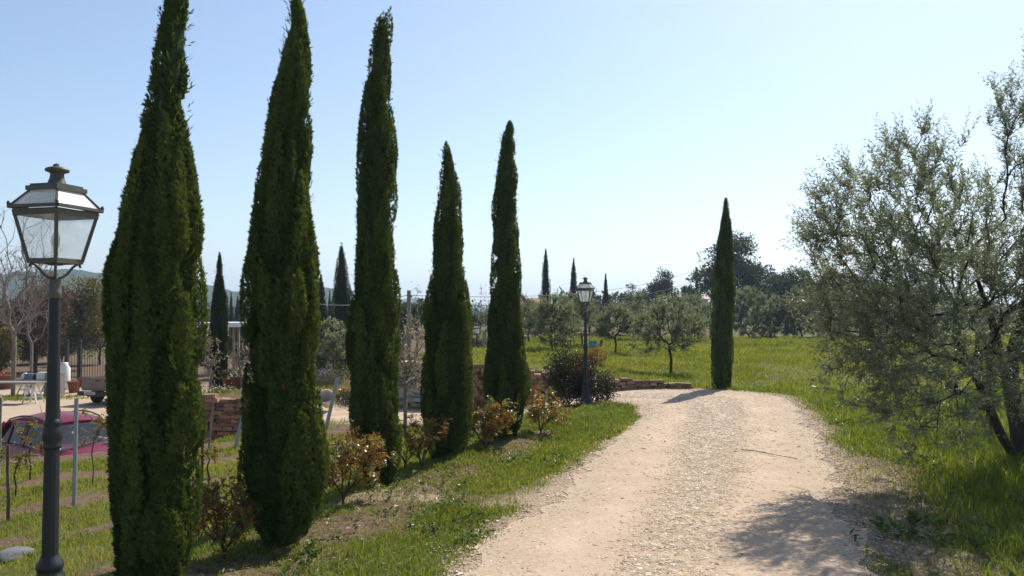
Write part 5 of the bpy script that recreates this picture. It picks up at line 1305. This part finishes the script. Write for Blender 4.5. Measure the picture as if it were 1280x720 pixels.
# ------------------------------------------------------------------ grass, gravel, litter
M_grass = leaf_mat('verge_grass_blade', [(0, (.080, .108, .018)), (.45, (.128, .172, .026)), (.8, (.185, .21, .042)), (.92, (.24, .21, .085)), (1, (.35, .29, .16))], transl=.45, rough=.5, spec=.3, tcol=(1.5, 1.45, .45))
M_meadow = leaf_mat('meadow_grass_blade', [(0, (.098, .128, .022)), (.5, (.155, .195, .032)), (.85, (.22, .235, .048)), (1, (.31, .27, .11))], transl=.45, rough=.55, spec=.2, tcol=(1.5, 1.4, .45))
def blades(n_try, rx, ry, dens, h, w, seed, mask=None, hn=.5, var0=.42, lod=True):
    r_ = np.random.default_rng(seed)
    x = r_.uniform(*rx, n_try); y = r_.uniform(*ry, n_try)
    keep = np.abs(x / np.maximum(y, .5)) < .74 + 1.2 / np.maximum(y, .5)
    x, y = x[keep], y[keep]
    p = dens(x, y)
    k = r_.uniform(size=len(x)) < p
    if mask is not None: k &= mask(x, y)
    x, y, p = x[k], y[k], p[k]; n = len(x)
    z = zg(x, y) - .01
    pn = fbm(x * 1.6, y * 1.6, seed + 3)
    hh = h(x, y) * (.45 + .75 * r_.uniform(size=n)) * (.6 + .8 * pn) * (.55 + .45 * p)
    ww = w(x, y) * r_.uniform(.7, 1.3, n)
    az = r_.uniform(0, 6.283, n); be = r_.uniform(.15, .75, n) * hh
    bd = np.stack([np.cos(az), np.sin(az), az * 0], -1)
    fa = az + math.pi / 2 + r_.normal(0, .7, n); sd = np.stack([np.cos(fa), np.sin(fa), az * 0], -1) * (ww / 2)[:, None]
    b = np.stack([x, y, z], -1); m = b + bd * (be * .28)[:, None]; m[:, 2] += hh * .6; t = b + bd * be[:, None]; t[:, 2] += hh
    V = np.stack([b - sd, b + sd, m + sd * .8, m - sd * .8, t], 1).reshape(-1, 3)
    i = np.arange(n) * 5
    v = np.clip(var0 + r_.normal(0, .16, n) + .75 * (fbm(x * .6, y * .6, seed + 9) - .5) + .5 * (r_.uniform(size=n) < .10), 0, 1)
    return V, np.stack([i, i + 1, i + 2, i + 3], -1), np.stack([i + 3, i + 2, i + 4], -1), np.repeat(v, 5)
def grass(name, label, mats, *a, **k):
    V, q, t, v = blades(*a, **k); g = G(); g.add(V, q, v, 0, False)
    g.f.append(t); g.mi.append(np.zeros(len(t), int)); g.sm.append(np.zeros(len(t), bool))
    o = g.obj(name, mats); tag(o, label, 'grass', kind='stuff'); print(name, len(v) // 5); return o
west = lambda x, y: (s_row(x, y) > -4.6) & (y < 15.9) & (x < 2.6)
inField = lambda x, y: (sd_poly(x, y, FIELD) < 0)
inCt = lambda x, y: (sd_poly(x, y, COURT) < .1)
near_verge = lambda x, y: west(x, y) & (s_row(x, y) < .9)
grass('verge_grass', 'short patchy green grass between the cypress row and the drive', M_grass, 400000, (-3.2, 2.7), (3.4, 16), grass_d, lambda x, y: .062 + .035 * sstep(10, 14, y), lambda x, y: .0055 + .0007 * np.maximum(y - 6, 0), 1, mask=near_verge)
grass('slope_grass', 'sunny grass in bands between the vine rows on the slope', M_meadow, 300000, (-14, -1), (3.2, 20), lambda x, y: grass_d(x, y) * .9, lambda x, y: .082 + .0 * x, lambda x, y: .006 + .0008 * np.maximum(y - 6, 0), 2, mask=lambda x, y: west(x, y) & (s_row(x, y) >= .9) & ~inCt(x, y), var0=.55)
east = lambda x, y: ~west(x, y) & (y < 18.3) & (x > 0)
lush = lambda x, y: .06 + .16 * sstep(.5, 2.0, road_sd(x, y)) * (.35 + .65 * sstep(.4, .6, fbm(x * 1.1, y * 1.1, 66))) * sstep(15, 9, y) + .05
grass('orchard_grass', 'lush uneven grass under the large olive at the right of the drive', M_grass, 240000, (1.5, 13), (3.2, 18.3), grass_d, lush, lambda x, y: .0065 + .0007 * np.maximum(y - 6, 0), 3, mask=east)
grass('meadow_grass', 'bright yellow-green meadow beyond the bend of the drive', M_meadow, 420000, (-3.5, 34), (18.3, 46), lambda x, y: grass_d(x, y) * np.clip(1.25 - (y - 18) / 50, .3, 1), lambda x, y: .075 + .15 * sstep(.45, .75, fbm(x * .7, y * .7, 45)), lambda x, y: .013 + .0007 * (y - 18), 4, mask=inField, var0=.52)
grass('garden_grass', 'rough grass in the garden and below the retaining walls', M_meadow, 90000, (-10, 3), (15.5, 34), lambda x, y: grass_d(x, y) * .8, lambda x, y: .14 + 0 * x, lambda x, y: .013 + 0 * x, 5, mask=lambda x, y: ~inField(x, y) & ~inCt(x, y) & (s_row(x, y) > 2.0) , var0=.5)
grass('yard_grass', 'strip of green grass at the back edge of the sandy yard', M_meadow, 90000, (-32, -9), (32.5, 40), grass_d, lambda x, y: .16 + 0 * x, lambda x, y: .022 + 0 * x, 6, mask=inCt, var0=.45)
# broad-leaved weeds mixed in the grass
def weeds(n_try, rx, ry, mask, seed, size):
    r_ = np.random.default_rng(seed); x = r_.uniform(*rx, n_try); y = r_.uniform(*ry, n_try)
    p = grass_d(x, y) * sstep(.5, .68, fbm(x * 1.3, y * 1.3, seed)); k = (r_.uniform(size=n_try) < p) & mask(x, y) & (np.abs(x / y) < .9)
    x, y = x[k], y[k]; n = len(x); z = zg(x, y); rep = 7
    P = np.repeat(np.stack([x, y, z], -1), rep, 0); N = n * rep; az = r_.uniform(0, 6.283, N); el = r_.uniform(.15, 1.1, N)
    D = np.stack([np.cos(az) * np.cos(el), np.sin(az) * np.cos(el), np.sin(el)], -1)
    P = P + np.stack([r_.normal(0, .02, N), r_.normal(0, .02, N), np.abs(r_.normal(0, .035, N))], -1)
    return P, D, r_, N
M_weed = leaf_mat('weed_leaf', [(0, (.040, .070, .016)), (.6, (.075, .12, .028)), (1, (.14, .17, .05))], transl=.4, rough=.4, spec=.45, tcol=(1.4, 1.35, .45))
c = G()
for (nt_, rx, ry, mk, sd_, sz) in [(5000, (-3, 2.6), (3.5, 15.5), near_verge, 21, .06), (9000, (1.8, 9), (3.3, 15), east, 22, .085)]:
    P, D, r_, N = weeds(nt_, rx, ry, mk, sd_, sz); c.kites(P, D, sz * r_.uniform(.5, 1.3, N), sz * .42 * r_.uniform(.7, 1.3, N), hint=np.array([0, 0, 1.0]) + r_.normal(0, .4, (N, 3)), var=r_.uniform(0, 1, N), droop=.2)
tag(c.obj('weeds', M_weed), 'broad-leaved green weeds among the grass on both sides of the drive', 'weeds', kind='stuff')
# dry leaves and straw along the verges
r_ = np.random.default_rng(31); n = 70000; x = r_.uniform(-3, 7, n); y = r_.uniform(3.3, 16, n); sd = road_sd(x, y)
k = (r_.uniform(size=n) < sstep(-.15, .15, sd) * (.18 + .6 * sstep(1.6, .3, sd) * (x > 2) + .25 * sstep(.6, .1, np.abs(s_row(x, y) + .3)))) & (np.abs(x / y) < .85)
x, y = x[k], y[k]; n = len(x); P = np.stack([x, y, zg(x, y) + .006 + r_.uniform(0, .012, n)], -1); az = r_.uniform(0, 6.283, n)
M_litter = leaf_mat('dry_leaf_litter', [(0, (.10, .06, .035)), (.5, (.19, .125, .075)), (.85, (.31, .24, .16)), (1, (.5, .45, .38))], transl=.2, rough=.6)
c = G(); c.kites(P, np.stack([np.cos(az), np.sin(az), r_.normal(0, .25, n)], -1), .045 * r_.uniform(.5, 1.4, n), .013 * r_.uniform(.6, 1.3, n), hint=np.array([0, 0, 1.0]) + r_.normal(0, .35, (n, 3)), var=r_.uniform(0, 1, n))
tag(c.obj('leaf_litter', M_litter), 'dry fallen olive leaves and straw along the edges of the drive', 'leaf litter', kind='stuff')
# loose gravel: thick along the middle and the edges of the drive
def gravel_z(x, y, u):
    tr_ = np.exp(-((u - .28) / .12) ** 2) + np.exp(-((u - .74) / .12) ** 2); e_ = sstep(.0, .10, u) * sstep(1, .90, u)
    return base_z(x, y) + bump_z(x, y) + .006 + e_ * (.022 - .016 * tr_ + .012 * (fbm(x * 6, y * 6, 3, 2) - .5))
r_ = np.random.default_rng(32)
nt_ = 170000; vv = r_.uniform(size=nt_) ** 1.25; uu = np.where(r_.uniform(size=nt_) < .70, r_.normal(.50, .085, nt_), np.where(r_.uniform(size=nt_) < .5, r_.uniform(-.13, 1.12, nt_), np.where(r_.uniform(size=nt_) < .5, r_.normal(-.02, .05, nt_), r_.normal(1.03, .05, nt_))))
vi = 20 + vv * 330; vi = np.clip(vi, 0, len(PL) - 1.001)
i0 = vi.astype(int); f = (vi - i0)[:, None]
a = PL[i0] * (1 - f) + PL[i0 + 1] * f; b = PR[i0] * (1 - f) + PR[i0 + 1] * f
xy = a * (1 - uu)[:, None] + b * uu[:, None]; x, y = xy[:, 0], xy[:, 1]
keep = (y > 3.4) & (np.abs(x / np.maximum(y, 1)) < .8) & (r_.uniform(size=nt_) < .6 + .4 * sstep(.35, .6, fbm(x * 1.4, y * 1.4, 35)))
x, y, uu = x[keep], y[keep], uu[keep]; n = len(x); print('gravel', n)
sz = np.clip(r_.lognormal(-5.05, .48, n), .003, .024) * (1 + .03 * (y - 5))
oc = np.array([(1, 0, 0), (0, 1, 0), (-1, 0, 0), (0, -1, 0), (0, 0, .75), (0, 0, -.5)], float)
V = oc[None] * (1 + r_.normal(0, .22, (n, 6, 3))) * np.stack([r_.uniform(.7, 1.4, n), r_.uniform(.7, 1.3, n), r_.uniform(.22, .48, n)], -1)[:, None, :] * sz[:, None, None]
ca, sa = np.cos(az := r_.uniform(0, 6.283, n)), np.sin(az)
V = np.stack([V[..., 0] * ca[:, None] - V[..., 1] * sa[:, None], V[..., 0] * sa[:, None] + V[..., 1] * ca[:, None], V[..., 2]], -1)
V += np.stack([x, y, gravel_z(x, y, uu) + sz * .12], -1)[:, None, :]
tri = np.array([(0, 1, 4), (1, 2, 4), (2, 3, 4), (3, 0, 4), (1, 0, 5), (2, 1, 5), (3, 2, 5), (0, 3, 5)])
F = (np.arange(n)[:, None, None] * 6 + tri[None]).reshape(-1, 3)
M_grav = leaf_mat('gravel_stone', [(0, (.30, .205, .13)), (.3, (.43, .315, .21)), (.7, (.54, .42, .295)), (.92, (.64, .54, .42)), (1, (.74, .68, .59))], transl=.0, rough=.85, spec=.2)
g = G(); g.add(V.reshape(-1, 3), F, np.repeat(r_.uniform(0, 1, n), 6), 0, False)
tag(g.obj('gravel', M_grav), 'loose pale gravel, thickest along the middle of the drive', 'gravel', kind='stuff')

# ------------------------------------------------------------------ light, air, camera
SUN_EL, SUN_AZ = R(48), R(32.5)      # azimuth measured from the view direction (+Y) towards the right (+X)
w = bpy.data.worlds.new('World'); SC.world = w; w.use_nodes = True
nt = w.node_tree; nt.nodes.clear()
sk = nt.nodes.new('ShaderNodeTexSky'); sk.sky_type = 'NISHITA'; sk.sun_disc = False
sk.sun_elevation = SUN_EL; sk.sun_rotation = SUN_AZ
sk.air_density = 1.0; sk.dust_density = .8; sk.ozone_density = 1.0; sk.altitude = 100
bg = nt.nodes.new('ShaderNodeBackground'); bg.inputs['Strength'].default_value = .098
ow = nt.nodes.new('ShaderNodeOutputWorld'); nt.links.new(sk.outputs[0], bg.inputs[0]); nt.links.new(bg.outputs[0], ow.inputs[0])
sl = bpy.data.lights.new('sun', 'SUN'); sl.energy = 4.4; sl.angle = R(.53); sl.color = (1, .95, .87)
so = bpy.data.objects.new('sun', sl); COL.objects.link(so)
dvec = Vector((math.sin(SUN_AZ) * math.cos(SUN_EL), math.cos(SUN_AZ) * math.cos(SUN_EL), math.sin(SUN_EL)))
so.rotation_euler = dvec.to_track_quat('Z', 'Y').to_euler()

HAZE = True
if HAZE:
    m, nt_, N, L = new_mat('haze_air'); p = N.new('ShaderNodeVolumePrincipled'); p.inputs['Color'].default_value = (.62, .78, 1.0, 1); p.inputs['Density'].default_value = .00042; p.inputs['Anisotropy'].default_value = .35
    o_ = N.new('ShaderNodeOutputMaterial'); L.new(p.outputs[0], o_.inputs['Volume'])
    g = G(); zlo, zhi = -12.0, 130.0; g.box((0, 1150, (zlo + zhi) / 2), (7400, 4900, zhi - zlo)); hz = g.obj('haze', m); tag(hz, 'thin bluish air paling the distant hills', 'haze', kind='stuff')

cam = bpy.data.cameras.new('camera'); cam.sensor_width = 36; cam.lens = 36 * 1000 / 1280; cam.clip_end = 9000; cam.clip_start = .05
co = bpy.data.objects.new('camera', cam); COL.objects.link(co); co.location = (0, 0, H_EYE); co.rotation_euler = (math.pi / 2 + PITCH, 0, 0)
SC.camera = co
vs = SC.view_settings; vs.view_transform = 'Standard'; vs.look = 'None'; vs.exposure = 0.68; vs.gamma = 1.0; vs.use_curve_mapping = False
SC.cycles.max_bounces = 8; SC.cycles.transparent_max_bounces = 12; SC.cycles.diffuse_bounces = 3; SC.cycles.glossy_bounces = 3; SC.cycles.transmission_bounces = 4; SC.cycles.volume_bounces = 0
SC.cycles.use_denoising = True
